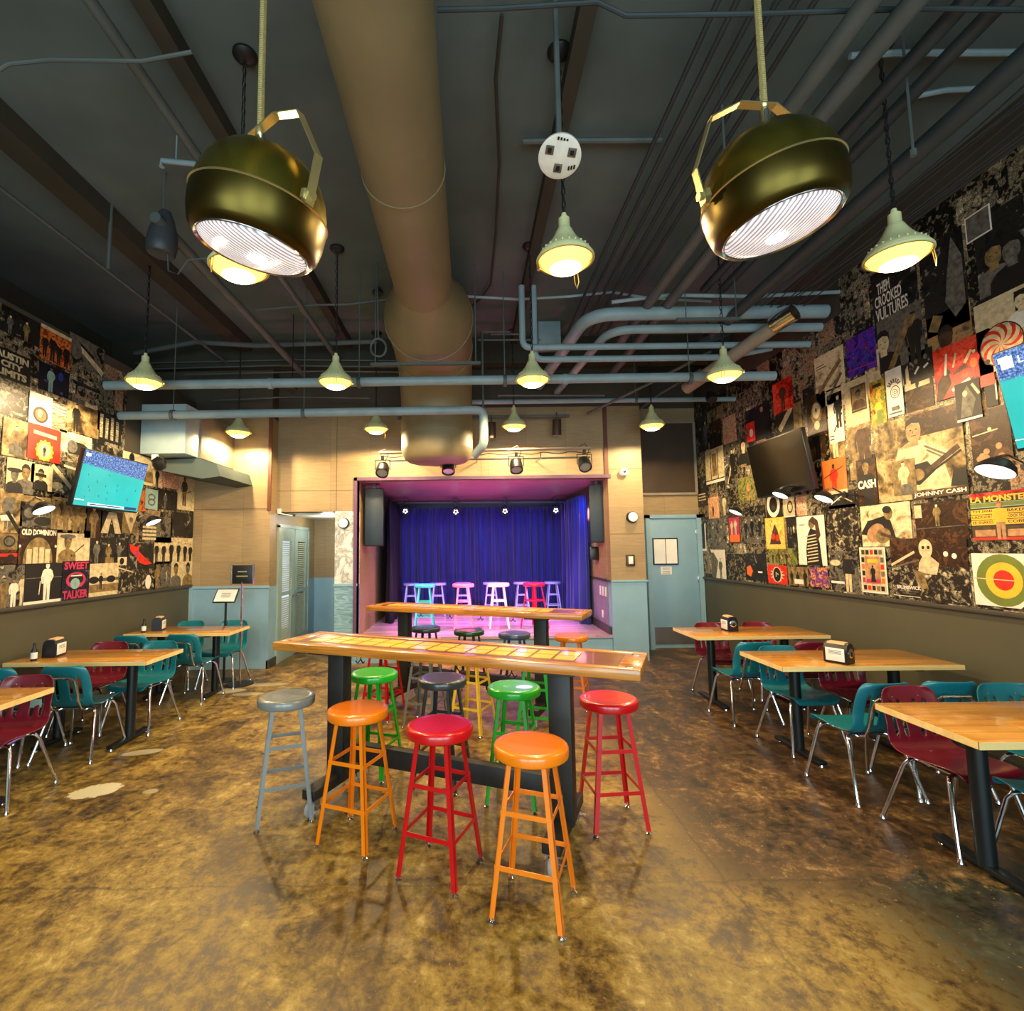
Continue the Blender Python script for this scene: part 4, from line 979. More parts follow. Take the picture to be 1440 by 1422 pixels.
# white ceiling disc (emergency light) with three lenses
q = at(787, 221, 2.6)
t = thing('ceiling_disc', 'white round ceiling disc with three dark square lenses and black print', 'ceiling fixture', q)
Rm = Euler((math.radians(-24), math.radians(8), 0)).to_matrix().to_4x4()
MB().lathe([(0,.05),(.09,.05),(.112,.02),(.115,.0),(.10,-.008),(0,-.012)], 40, Rm).build('disc', M['pwhite'], t, sharp=50)
for (x, y) in ((0,.05),(-.06,-.035),(.06,-.035)):
    MB().box(x-.022, x+.022, y-.022, y+.022, -.015, -.008, .002, Rm).build('square_lens', M['greyink'], t); 
    MB().box(x-.010, x+.010, y-.012, y+.012, -.017, -.015, 0, Rm).build('lens_core', M['ink'], t)
m = MB()
for i in range(4): m.box(-.03+i*.016, -.02+i*.016, -.102+.002*i, -.088, -.013, -.0095, 0, Rm)
for i in range(3): m.box(.055+i*.014, .064+i*.014, .035-.005*i, .055-.005*i, -.013, -.0095, 0, Rm)
m.build('printed_marks', M['ink'], t)
m = MB(); m.tube([(0,.0,.04),(.0,0,4.85-q.z)], .016, 8); m.build('stem', M['pipegrey'], t)
# grey bell speaker at upper left
q = at(228, 340, 4.0)
t = thing('bell_speaker', 'dark grey bell-shaped speaker hung from the ceiling at upper left', 'speaker', q)
MB().lathe([(0,.27),(.04,.26),(.07,.2),(.105,.08),(.115,-.02),(.11,-.09),(.095,-.11),(0,-.10)], 28, RY(.08)).build('speaker_body', M['ceil2'] if 'ceil2' in M else plain('charcoal_plastic', '#33373a', .5), t)
MB().tube([(0,0,.2),(0,0,4.85-q.z)], .008, 6).build('rod', M['pipegrey'], t)
m = MB(); m.tube([(.05,0,-.10),(.06,0,-.25),(.14,0,-.28),(.22,0,-.16),(.42,0,-.14)], .006, 6); m.build('cable', M['pipegrey'], t)
# can lights on the plywood above the stage
for i, (x, y, lb) in enumerate(((577,601,'brown can spotlight left of the duct elbow'), (691,606,'dark can spotlight half hidden behind a pendant'), (783,602,'brown can spotlight right of the pendants'))):
    q = at(x, y, 7.55); t = thing('can_spotlight', lb, 'spotlight', q, 0, 'can spotlights above the stage')
    MB().lathe([(0,.13),(.06,.13),(.065,.12),(.068,-.11),(.06,-.115),(.055,-.09),(0,-.085)], 24, RX(.12)).build('can', M['darkpanel'], t, sharp=50)
    MB().lathe([(0,-.098),(.05,-.098),(.05,-.094),(0,-.094)], 20, RX(.12)).build('lens', M['spotglow'], t)
    m = MB(); m.tube([(0,0,.13),(0,0,.24)], .01, 6); m.build('stem', M['darkpanel'], t)
q1, q2 = at(555, 583, 7.58), at(800, 586, 7.58)
tag(MB().box(-.05-1.0, q2.x, 7.55, 7.6, q2.z-.01, q2.z+.03).build('light_track', M['pipegrey']), 'thin track bar carrying the can spotlights', 'light track')
# ------------------------------------------------------------ stage light bars
def par(name, label, q, tilt, scale=1, led=False, group=None):
    t = thing(name, label, 'stage light', q, 0, group); t.scale = (scale,)*3; A = RX(tilt)
    MB().lathe([(0,.11),(.05,.11),(.075,.08),(.085,0),(.085,-.07),(.075,-.075),(.07,-.05),(0,-.045)], 24, A).build('lamp_housing', M['black'], t, sharp=50)
    if led:
        m = MB()
        for k in range(5):
            a = 2*PI*k/5+PI/2; m.lathe([(0,-.062),(.013,-.06),(.013,-.052),(0,-.05)], 10, A@T(.035*math.cos(a), .035*math.sin(a), 0))
        m.build('led_ring', M['led'], t)
    else: MB().lathe([(0,-.056),(.068,-.056),(.068,-.052),(0,-.052)], 24, A).build('lens', M['parlens'], t)
    m = MB(); P = [(-.095,0,0),(-.095,0,.13),(.095,0,.13),(.095,0,0)]
    for a, b in zip(P, P[1:]): m.tube([a, b], .006, 6)
    m.build('yoke', M['black'], t)
    MB().box(-.02, .02, -.02, .02, .13, .19, .004).build('clamp', M['black'], t)
    MB().tube([(.03,0,.10),(.07,.02,.20),(.02,.03,.28),(-.06,.03,.24)], .005, 6).build('cable', M['rubber'], t)
    return t
M['led'] = emit('led_white', (.75, .85, 1), 7)
M['parlens'] = plain('par_lens', '#9ba0a4', .12, .6, .1)
for i, (x, y, lb) in enumerate(((538,659,'black stage light, leftmost on the bar above the stage opening'), (630.5,656,'black stage light under the duct, second on the front bar'), (726,654,'black stage light, third on the front bar'), (822,651,'black stage light, rightmost on the bar above the stage opening'))):
    par('stage_light', lb, at(x, y+2, 7.25), (-.75, -.5, -.6, -.8)[i], 1.1, False, 'stage lights on the front bar')
a = at(535, 637, 7.25); b = at(830, 630, 7.25); a2 = at(547, 648, 7.35); b2 = at(830, 643, 7.35)
t = thing('lighting_bar', 'double pipe lighting bar above the stage opening', 'lighting bar', (0,0,0))
MB().tube([a, b], .02, 10).build('upper_bar', M['boxside'], t); MB().tube([a2, b2], .014, 8).build('lower_bar', M['pipegrey'], t)
for x in (579, 671, 761):
    q = at(x, 635, 7.25); MB().tube([q, (q.x, 7.35, a2.z), (q.x, 7.84, a2.z+.05)], .01, 6).build('strut', M['boxside'], t)
pts = []
for i in range(40):
    f = i/39; q = Vector(a)*(1-f)+Vector(b)*f; pts.append((q.x, 7.25-.02, q.z-.04-.035*abs(math.sin(i*.62))))
tag(MB().tube(pts, .006, 6).build('looped_cable', M['rubber']), 'black power cable looped along the stage lighting bar', 'cable')
for i, (x, y, lb) in enumerate(((570.5,718,'round stage light with white leds, leftmost inside the stage'), (641,719,'round stage light with white leds, second inside the stage'), (710,718,'round stage light with white leds, third inside the stage'), (781,717,'round stage light with bright white leds, rightmost inside the stage'))):
    par('led_stage_light', lb, at(x, y, 10.3), -1.25, 1.0, True, 'led lights inside the stage')
a = at(560, 707, 10.4); b = at(800, 706, 10.4)
tag(MB().tube([a, b], .02, 8).build('rear_lighting_bar', M['pipegrey']), 'pipe carrying the led lights inside the stage', 'lighting bar')
# column loudspeakers either side of the opening
for x0, x1, yt, yb, lb, s in ((513,539,687,768,'tall blue-lit black loudspeaker hung at the left side of the stage', 1), (828,853,681,763,'tall black loudspeaker hung at the right side of the stage', -1)):
    a = at(x0, yt, 8.15); b = at(x1, yb, 8.15); cx = (a.x+b.x)/2
    t = thing('column_loudspeaker', lb, 'loudspeaker', (cx, 8.15, (a.z+b.z)/2), s*.12, 'column loudspeakers beside the stage'); w = (b.x-a.x)/2; h = (a.z-b.z)/2
    MB().box(-w, w, 0, .3, -h, h, .01).build('cabinet', M['blackplastic'], t)
    MB().box(-w+.012, w-.012, -.008, 0, -h+.015, h-.015, .003).build('grille', plain('speaker_grille', '#22303c', .5, .3, .2, 60), t)
    MB().box(-.03, .03, .05, .1, h, h+.12, .004).build('hanging_bracket', M['black'], t)
q = at(849, 777, 8.6)
tag(MB().box(2.0, 2.14, 8.5, 8.65, q.z-.12, q.z+.1, .01).build('monitor_box', M['blackplastic']), 'small black box mounted below the right loudspeaker', 'box')
# ------------------------------------------------------------ televisions
def tv_mat():
    t = NT('football_picture'); tc = t.n('ShaderNodeTexCoord'); sx = t.n('ShaderNodeSeparateXYZ'); t.l(tc.outputs['Object'], sx.inputs[0])
    n = t.noise(tc.outputs['Object'], 60, 4, .7); n2 = t.noise(tc.outputs['Object'], 3, 2)
    crowd = t.ramp(n, [(.38, (.01,.05,.25)), (.5, (.05,.2,.6)), (.62, (.35,.6,.95))])
    fld = t.ramp(n2, [(.3, (.01,.62,.56)), (.7, (.02,.72,.66))])
    f = t.ramp(t.math('ADD', sx.outputs[1], t.math('MULTIPLY', sx.outputs[0], .05)), [(.11, (0,0,0)), (.13, (1,1,1))])
    c = t.mix(f, fld, crowd); t.set(Base_Color=(.01,.01,.01), Emission_Color=c, Emission_Strength=1.0, Roughness=.15); return t.m
M['tvpic'] = tv_mat(); M['tvoff'] = plain('dark_screen', '#0a0a09', .18, 0, .05)
M['tvinfo'] = emit('screen_graphics_white', (.8,.9,1), 1.0); M['tvnavy'] = emit('screen_graphics_navy', (.01,.03,.12), 1.0); M['tvplayer'] = emit('screen_players', (.01,.12,.14), .8)
def tv(side, y, z, w, h, X, tilt, label, on=True, extra=None):
    t = thing('television', label, 'television', (X, y, z), 0, 'wall televisions')
    B = Matrix(((0,0,1,0),(1,0,0,0),(0,1,0,0),(0,0,0,1))) if side == 'L' else Matrix(((0,0,-1,0),(-1,0,0,0),(0,1,0,0),(0,0,0,1)))
    A = B @ RX(tilt)
    MB().box(-w/2, w/2, -h/2, h/2, -.05, 0, .008, A).build('casing', M['blackplastic'], t)
    sc = MB().box(-w/2+.012, w/2-.012, -h/2+.02, h/2-.012, 0, .002).build('screen', M['tvpic'] if on else M['tvoff'], t); sc.matrix_local = A
    m = MB(); m.box(-.15, .15, -.12, .12, -.09, -.05, .004, A); m.build('wall_bracket', M['black'], t)
    arm = MB().tube([A @ Vector((0,0,-.08)), (((-4.1 if side == 'L' else 3.95)-X), 0, 0)], .025, 8); arm.build('bracket_arm', M['black'], t)
    if on:
        m = MB()
        for i in range(16):
            x = random.uniform(-w*.42, w*.42); yy = random.uniform(-h*.36, h*.12); m.box(x-.005, x+.005, yy, yy+.025, .002, .0026)
        m.build('player_figures', M['tvplayer'], sc)
        m = MB(); m.mat(0).box(-w*.3, w*.25, -h/2+.03, -h/2+.055, .002, .0026); m.mat(1).box(w*.25, w*.46, -h/2+.03, -h/2+.06, .002, .0027); m.mat(1).box(-w*.28, w*.22, -h/2+.036, -h/2+.049, .0026, .003)
        MB().box(-w*.47, -w*.41, h*.38, h*.43, .002, .0026).build('channel_mark', M['tvinfo'], sc); MB().box(-w*.49, -w*.36, -h/2+.075, -h/2+.08, .002, .0026).build('score_line', M['tvinfo'], sc)
        m.build('score_graphics', [M['tvinfo'], M['tvnavy']], sc)
        if extra: extra(sc, w, h)
    return t
def p_l(x, y, X): return onx(x, y, X)
a = onx(112, 627, -3.84); b = onx(90, 0, -3.84)
tv('L', 5.50, 2.45, 1.0, .59, -3.84, math.radians(11), 'lit television showing a football pitch over the left posters')
tv('R', 6.13, 2.65, 1.12, .70, 3.74, math.radians(9), 'switched-off black television on the right-hand posters', False)
def una(sc, w, h):
    m = MB(); text_into(m, 'LIVE 2-1', -w*.36, -w*.1, h*.33, h*.40, .003, 0); m.mat(0).box(-w*.46, -w*.39, h*.31, h*.42, .002, .003); m.build('score_text', M['tvinfo'], sc)
tv('R', 2.92, 2.66, 1.12, .70, 3.72, math.radians(9), 'lit television cut off by the right edge of the picture', True, una)
# ------------------------------------------------------------ picture lights on swan-neck arms
def wall_lamp(side, x, y, X, label, s=1):
    q = onx(x, y, X); sg = 1 if side == 'L' else -1
    t = thing('wall_picture_lamp', label, 'wall lamp', q, 0, 'small reflector lamps on the poster walls')
    wallx = (-4.1 if side == 'L' else 3.95)-q.x
    MB().lathe([(.085*s,0),(.09*s,.006),(.08*s,.035*s),(.05*s,.07*s),(.02*s,.085*s),(0,.086*s)], 28, RY(-sg*.5)).build('reflector', M['black'], t, sharp=50)
    MB().lathe([(0,-.004),(.08*s,0),(.085*s,.002)], 28, RY(-sg*.5)).build('lamp_face', M['lampface'], t)
    MB().tube([(0,0,.08*s),(wallx*.4,.02,.12),(wallx,.05,.05)], .012, 8).build('arm', M['chrome'], t)
    MB().lathe([(0,0),(.04,0),(.035,.02),(0,.02)], 16, T(wallx,.05,.05)@RY(sg*PI/2)).build('wall_plate', M['black'], t)
    return t
M['lampface'] = emit('frosted_lamp_face', (1, .97, .9), 1.6)
wall_lamp('L', 62, 718, -3.86, 'small reflector lamp in front of the left posters, nearer the camera')
wall_lamp('L', 216, 735, -3.86, 'small reflector lamp in front of the left posters, near the corner')
wall_lamp('R', 1399, 664, 3.66, 'large black reflector lamp between the right television and the red signboard poster', 1.25)
wall_lamp('R', 1158, 702, 3.68, 'black reflector lamp below and right of the dark television')
wall_lamp('R', 1097, 697, 3.68, 'small reflector lamp under the dark television')
wall_lamp('R', 1034, 721, 3.70, 'small reflector lamp on the right posters, nearest the teal door')
# ============================================================ POSTER WALLS
def mural_mat():
    t = NT('collage_of_photographs'); v = t.coord('Object'); sp = t.n('ShaderNodeSeparateXYZ'); t.l(v, sp.inputs[0])
    cb = t.n('ShaderNodeCombineXYZ'); t.l(sp.outputs[1], cb.inputs[0]); t.l(sp.outputs[2], cb.inputs[1])
    def brick(w, h, off):
        b = t.n('ShaderNodeTexBrick'); b.offset = .43; b.offset_frequency = 2; b.squash = .7; b.squash_frequency = 3
        for k, x in (('Scale', 1), ('Mortar Size', 0), ('Brick Width', w), ('Row Height', h), ('Color1', (0,0,0,1)), ('Color2', (1,1,1,1))): b.inputs[k].default_value = x
        m = t.n('ShaderNodeMapping'); m.inputs['Location'].default_value = (off, off*.7, 0); t.l(cb.outputs[0], m.inputs[0]); t.l(m.outputs[0], b.inputs['Vector']); return b.outputs['Color']
    A, B = brick(.40, .33, .1), brick(.21, .27, 3.3)
    sel = t.math('GREATER_THAN', A, .45); r = t.mix(sel, A, B)
    sc = t.n('ShaderNodeVectorMath'); sc.operation = 'SCALE'; sc.inputs['Scale'].default_value = 61; t.l(r, sc.inputs[0])
    ad = t.n('ShaderNodeVectorMath'); ad.operation = 'ADD'; t.l(v, ad.inputs[0]); t.l(sc.outputs[0], ad.inputs[1])
    n = t.noise(ad.outputs[0], 17, 4, .55, .7); n2 = t.noise(ad.outputs[0], 46, 3, .6)
    f = t.math('ADD', t.math('ADD', t.math('MULTIPLY', n, .75), t.math('MULTIPLY', n2, .25)), t.math('MULTIPLY', t.math('SUBTRACT', r, .5), .24))
    bw = t.ramp(f, [(.34, '#0a0907'), (.43, '#1c1812'), (.48, '#847a60'), (.52, '#2a241a'), (.57, '#b8ab8a'), (.61, '#3a3224'), (.67, '#dccfac')])
    warm = t.ramp(f, [(.38, '#1c0f08'), (.48, '#6c2a14'), (.54, '#b89068'), (.62, '#4a2a18')])
    c = t.mix(t.math('MULTIPLY', t.math('GREATER_THAN', r, .82), .7), bw, warm)
    t.set(Base_Color=c, Roughness=.45, Specular_IOR_Level=.3); return t.m
M['mural'] = mural_mat()
m = MB(); m.box(-4.1, -4.094, -2.6, 6.02, 1.225, 3.84); m.box(-4.1, -4.094, 6.02, 7.6, 1.225, 2.88)
tag(m.build('poster_mural', M['mural']), 'black and white photo collage covering the left wall behind the posters', 'mural')
m = MB(); m.box(3.944, 3.95, -2.6, 5.2, 1.19, 4.5); m.box(3.944, 3.95, 5.2, 8.75, 1.19, 4.12)
tag(m.build('poster_mural', M['mural']), 'dark photo collage covering the right wall behind the posters', 'mural')
BL = Matrix(((0,0,1,0),(1,0,0,0),(0,1,0,0),(0,0,0,1))); BR = Matrix(((0,0,-1,0),(-1,0,0,0),(0,1,0,0),(0,0,0,1)))
cA = (0, 560, 4.739); cB = (970, 560, 4.904); cC = (1180, 600, 5.469); cD = (1130, 380, 4.645); cE = (0, 400, 7.111); cG = (980, 380, 2.963)
class Draw:
    def __init__(s, w, h, bg): s.mb = MB(); s.w, s.h = w, h; s.mats = [M[bg]]; s.z = .003; s.mb.box(0, w, 0, h, 0, .003)
    def i(s, m):
        m = M[m]
        if m not in s.mats: s.mats.append(m)
        s.mb.mi = s.mats.index(m); s.z += .00012; return s.mb
    def poly(s, pts, m):
        for ax, lim, sg in ((0, 0, 1), (0, 1, -1), (1, 0, 1), (1, 1, -1)):      # trim to the sheet
            out = []
            for k in range(len(pts)):
                p, q = pts[k-1], pts[k]; ip = sg*(p[ax]-lim) >= 0; iq = sg*(q[ax]-lim) >= 0
                if ip != iq:
                    f = (lim-p[ax])/(q[ax]-p[ax]); out.append((p[0]+f*(q[0]-p[0]), p[1]+f*(q[1]-p[1])))
                if iq: out.append(q)
            pts = out
            if len(pts) < 3: return s
        b = s.i(m); b._f([b.v(x*s.w, y*s.h, s.z) for x, y in pts]); return s
    def rect(s, x0, y0, x1, y1, m): return s.poly([(x0,y0),(x1,y0),(x1,y1),(x0,y1)], m)
    def ell(s, cx, cy, rx, ry, m, a=0, n=24):
        """rx, ry as fractions of the poster's WIDTH"""
        pts = []
        for k in range(n):
            t = 2*PI*k/n; x, y = rx*math.cos(t), ry*math.sin(t)
            x, y = x*math.cos(a)-y*math.sin(a), x*math.sin(a)+y*math.cos(a)
            pts.append((cx+x, cy+y*s.w/s.h))
        return s.poly(pts, m)
    def bar(s, x0, y0, x1, y1, t, m):
        a = Vector((x0*s.w, y0*s.h)); b = Vector((x1*s.w, y1*s.h)); d = (b-a).normalized(); nn = Vector((-d.y, d.x))*t*s.w/2
        return s.poly([((p.x)/s.w, (p.y)/s.h) for p in (a-nn, b-nn, b+nn, a+nn)], m)
    def text(s, txt, x0, y0, x1, y1, m, bold=.02, shear=0):
        s.i(m); text_into(s.mb, txt, x0*s.w, x1*s.w, y0*s.h, y1*s.h, s.z, s.mb.mi, shear, bold); return s
    def person(s, cx, y0, hh, body, skin, legs=None, wd=1, hat=None):
        """standing figure, hh = height as fraction of poster height"""
        k = hh*s.h/s.w; L = lambda dx, dy: (cx+dx*k*wd, y0+dy*hh)
        s.poly([L(-.10,.0),(L(-.02,.0)),(L(0,.46)),L(.02,0),L(.10,0),L(.11,.5),L(-.11,.5)], legs or body)
        s.poly([L(-.12,.46),L(.12,.46),L(.15,.78),L(.10,.84),L(-.10,.84),L(-.15,.78)], body)
        s.poly([L(-.15,.80),L(-.20,.62),L(-.17,.45),L(-.13,.46),L(-.15,.62),L(-.11,.76)], body)
        s.poly([L(.15,.80),L(.21,.64),L(.14,.50),L(.11,.54),L(.15,.64),L(.11,.76)], body)
        s.ell(cx, y0+.92*hh, .062*k*wd, .08*k, skin)
        s.poly([L(-.066,.93),L(-.05,1.0),L(.04,1.01),L(.068,.94),L(.05,.965),L(-.045,.965)], hat or 'ink')
        return s
    def bust(s, cx, y0, hh, body, skin, hair='ink', wd=1):
        k = hh*s.h/s.w; L = lambda dx, dy: (cx+dx*k*wd, y0+dy*hh)
        s.poly([L(-.42,0),L(.42,0),L(.40,.28),L(.28,.42),L(.1,.48),L(-.1,.48),L(-.28,.42),L(-.40,.28)], body)
        s.poly([L(-.09,.42),L(.09,.42),L(.08,.56),L(-.08,.56)], skin)
        s.ell(cx, y0+.70*hh, .155*k*wd, .21*k, skin)
        s.poly([L(-.17,.70),L(-.16,.9),L(-.05,1.0),L(.08,.99),L(.17,.88),L(.17,.70),L(.13,.82),L(0,.87),L(-.12,.83)], hair)
        for sx in (-.06,.06): s.ell(cx+sx*k*wd, y0+.71*hh, .022*k, .012*k, 'ink', n=8)
        s.bar(cx-.04*k*wd, y0+.59*hh, cx+.04*k*wd, y0+.59*hh, .012*k, 'ink')
        return s
    def guitar(s, cx, cy, L_, a, body='psepia', neck='pbrown'):
        u = (math.cos(a), math.sin(a)); r = s.w/s.h
        s.bar(cx, cy, cx+u[0]*L_, cy+u[1]*L_*r, .03*L_/.5, neck)
        s.ell(cx-u[0]*.10*L_, cy-u[1]*.10*L_*r, .23*L_, .18*L_, body, a); s.ell(cx+u[0]*.12*L_, cy+u[1]*.12*L_*r, .17*L_, .14*L_, body, a)
        s.ell(cx+u[0]*.05*L_, cy+u[1]*.05*L_*r, .05*L_, .05*L_, 'ink', a, 12); return s
def poster(side, crop, x0, yT, x1, yB, label, bg, draw=None, layer=0, name='wall_poster', group='posters on the {} wall'):
    X = -4.094 if side == 'L' else 3.944
    f = lambda x, y: onx(crop[0]+x/crop[2], crop[1]+y/crop[2], X)
    a, b = f(x0, yT), f(x1, yB); lo = 1.228 if side == 'L' else 1.193; bz = max(b.z, lo)
    w = abs(b.y-a.y); h = a.z-bz
    D = Draw(w, h, bg)
    if draw: draw(D)
    sg = 1 if side == 'L' else -1
    o = D.mb.build(name, D.mats, sharp=0, fix=False)
    o.matrix_world = T(X+sg*(.0005+.0042*layer), a.y, bz) @ (BL if side == 'L' else BR)
    return tag(o, label, 'poster', group.format('left' if side == 'L' else 'right'))
def rnd_people(n, y0=.05, h=.7, mats=('ink','greyink','cream','psepia'), skin='cream'):
    def f(D):
        for i in range(n):
            D.person((i+.5)/n+random.uniform(-.03,.03), y0+random.uniform(-.03,.05), h*random.uniform(.85,1.05), random.choice(mats), skin)
    return f
def bust_fn(*a): return lambda D: D.bust(*a)
# ---------------- LEFT WALL
L = 'L'
poster(L, cE, -330, 10, 400, 640, 'dark concert photograph of two light figures, top left corner of the left wall', 'ph_dark', lambda D: D.person(.55,.02,.72,'greyink','cream').person(.78,.0,.8,'psepia','cream').rect(.0,.72,.42,1,'psepia'))
poster(L, cE, 405, 385, 690, 865, 'orange and brown photograph of a standing band high on the left wall', 'ph_orange', lambda D: (rnd_people(4, .05, .72, ('pbrown','ink','pbrown'), 'porange')(D), D.rect(0,.9,1,1,'cream')), 1)
poster(L, cE, 700, 470, 1030, 930, 'black and white close-up of a guitar neck high on the left wall', 'ph_bw', lambda D: D.ell(.3,.85,.35,.18,'greyink').bar(.2,.7,.98,.08,.12,'cream').ell(.18,.5,.16,.2,'greyink').bar(.3,.75,.7,.5,.06,'ink'))
def acl(D): D.text('AUSTIN', .04,.68,.93,.92,'cream',.05).text('CITY', .2,.40,.78,.62,'cream',.05).text('LIMITS', .10,.10,.9,.34,'cream',.05)
poster(L, cE, -70, 590, 290, 1030, 'black poster with three lines of curly white lettering at the left edge', 'ink', acl, 1)
poster(L, cE, 395, 760, 680, 1150, 'dark blue-violet photograph of a performer on the left wall', 'ph_night', lambda D: D.person(.38,.02,.9,'pteal','greyink').ell(.7,.72,.09,.12,'pblue'))
poster(L, cE, -60, 1010, 285, 1370, 'black and white crowd photograph near the left edge', 'ph_crowd', None)
poster(L, cE, 290, 1060, 500, 1440, 'white poster with a round brown picture on the left wall', 'pwhite', lambda D: D.ell(.5,.33,.33,.30,'pbrown').ell(.5,.33,.24,.22,'psepia').ell(.47,.38,.1,.14,'cream').rect(.3,.84,.7,.855,'greyink').rect(.25,.79,.75,.805,'greyink'), 2)
poster(L, cA, 335, 10, 445, 235, 'photograph of pale horizontal stripes beside the round brown picture', 'ph_lines', lambda D: [D.bar(0,.9-.12*i,1,.84-.12*i,.05,'pwhite') for i in range(3)], 0)
poster(L, cA, 445, 10, 650, 275, 'photograph of a man in a dark suit above the left television', 'ph_sepia', lambda D: D.person(.28,.02,.95,'ink','cream').rect(.55,0,1,.35,'psepia'), 1)
poster(L, cA, 650, 75, 800, 320, 'dark poster covered in upright pale print above the television', 'ink', lambda D: [D.rect(.1+.22*i, .1, .22+.22*i, .9-.1*(i % 2), 'ph_lines') for i in range(4)], 1)
poster(L, cE, 680, 1100, 1000, 1300, 'grey photograph of tumbling figures under the blue pipe', 'ph_bw', lambda D: D.bar(.5,.2,.9,.7,.1,'cream').bar(.5,.8,.85,.3,.08,'cream'), 0)
poster(L, cA, 20, 118, 180, 410, 'sepia photograph of a seated woman left of the red poster', 'ph_sepia', lambda D: D.person(.5,.05,.78,'psepia','cream').poly([(.25,.05),(.8,.05),(.7,.35),(.3,.35)],'greyink'), 1)
def redp(D):
    D.bar(.15,.80,.86,.76,.09,'cream').ell(.5,.30,.25,.25,'pyellow').ell(.5,.30,.19,.20,'cream')
    D.person(.5,.12,.32,'ink','ink')
    for k in range(12): a = 2*PI*k/12; D.ell(.5+.25*math.cos(a), .30+.25*math.sin(a)*D.w/D.h, .035,.035,'pyellow',0,8)
poster(L, cA, 185, 165, 390, 440, 'bright red poster with a cream sunburst and black figure on the left wall', 'pred', redp, 2)
poster(L, cA, 395, 205, 605, 400, 'faded sepia photograph right of the red poster', 'ph_light', lambda D: D.ell(.6,.2,.35,.2,'ink').ell(.4,.35,.15,.15,'greyink'), 0)
poster(L, cA, 45, 392, 215, 645, 'photograph of two men, one in a black hat, under the red poster', 'cream', lambda D: (D.bust(.68,.0,.9,'greyink','psepia'), D.bust(.28,-.02,.72,'ink','greyink'), D.ell(.28,.66,.28,.07,'ink')), 1)
poster(L, cA, 205, 432, 340, 625, 'photograph of a man in sunglasses under the red poster', 'cream', lambda D: (D.bust(.45,.0,.85,'ink','psepia'), D.bar(.2,.60,.7,.58,.12,'ink')), 1)
poster(L, cA, 330, 395, 505, 645, 'black and white photograph with a tilted book left of the television', 'ph_bw', lambda D: D.bar(.1,.8,.9,.1,.12,'cream').ell(.3,.2,.2,.1,'cream').bar(.5,.85,.95,.8,.06,'cream'), 0)
poster(L, cA, -20, 600, 140, 905, 'photograph of a person in dark clothes and white skirt at the far left', 'ph_sepia', lambda D: D.person(.45,.1,.86,'greyink','psepia').poly([(.15,.4),(.6,.45),(.75,.3),(.2,.28)],'pwhite').bar(.4,.5,.95,.0,.14,'ink'), 0)
poster(L, cA, 140, 645, 345, 865, 'photograph of round drums behind the left wall lamp', 'ph_bw', lambda D: D.ell(.25,.45,.22,.2,'ink').ell(.25,.45,.15,.13,'greyink').ell(.7,.2,.28,.12,'ink').rect(0,.8,1,1,'psepia'), 0)
poster(L, cA, 345, 655, 568, 905, 'sepia photograph of four men in pale coats', 'ph_sepia', lambda D: (rnd_people(4,.0,.95,('cream','psepia','pyellow','psepia'),'psepia')(D)), 1)
def od(D):
    D.text('OLD DOMINION', .05,.80,.96,.97,'pwhite',.05)
    D.ell(.5,.08,.44,.60,'ink').ell(.5,.06,.39,.54,'psepia')
    for i in range(4): D.rect(.2+.16*i, .0, .33+.16*i, .42+.05*(i in (1,2)), 'cream')
    D.rect(0,0,1,.02,'ink'); D.ell(.02,.5,.03,.03,'pwhite').ell(.96,.5,.03,.03,'pwhite')
poster(L, cA, 125, 862, 365, 1102, 'poster of an arched window with two words of white capitals across its top', 'ph_brown', od, 2)
poster(L, cA, 365, 875, 588, 1092, 'sepia photograph of a guitarist in a wide hat', 'cream', lambda D: (D.bust(.35,.0,.85,'psepia','psepia'), D.ell(.35,.80,.22,.05,'greyink'), D.guitar(.45,.2,.45,.6,'psepia','pbrown')), 1)
poster(L, cA, 568, 705, 670, 935, 'narrow photograph of a man with a tambourine below the television', 'ph_brown', lambda D: D.person(.5,.0,.95,'psepia','cream'), 1)
poster(L, cA, 670, 750, 805, 905, 'black poster with a pale arch below the television', 'ink', lambda D: D.poly([(.02,0),(.35,0),(.5,.75),(.68,0),(.98,0),(.7,.98),(.35,.98)],'cream').person(.5,.0,.5,'ink','cream'), 1)
poster(L, cA, 815, 745, 912, 905, 'dark poster with a pale downward triangle', 'psepia', lambda D: D.poly([(.05,.95),(.98,1),(.55,.02)],'cream').ell(.55,.6,.12,.12,'psepia'), 1)
poster(L, cA, 588, 925, 850, 1112, 'dark photograph of a band on stage with amplifiers', 'ph_dark', lambda D: D.person(.2,.05,.85,'greyink','cream').person(.48,.05,.75,'psepia','cream').person(.75,.1,.75,'greyink','cream').rect(.4,0,.62,.3,'psepia').rect(.72,0,.96,.3,'cream').ell(.83,.15,.06,.06,'ink'), 0)
poster(L, cA, 850, 965, 1015, 1135, 'dark photograph with a bright red splash on the left wall', 'ph_dark', lambda D: D.poly([(.05,.98),(.3,.85),(.45,.95),(.4,.7),(.6,.5),(.95,.2),(.7,.15),(.45,.25),(.3,.5),(.1,.7)],'pred').ell(.35,.6,.1,.08,'ppink'), 1)
poster(L, cA, 915, 590, 968, 755, 'tall orange and red strip right of the television', 'ph_orange', None, 0)
poster(L, cA, 968, 600, 1045, 745, 'small pale blue-grey poster with rings right of the television', 'pteal', lambda D: D.ell(.5,.6,.3,.18,'greyink').ell(.5,.6,.2,.10,'pteal').ell(.5,.35,.3,.18,'greyink').ell(.5,.35,.2,.10,'pteal'), 1)
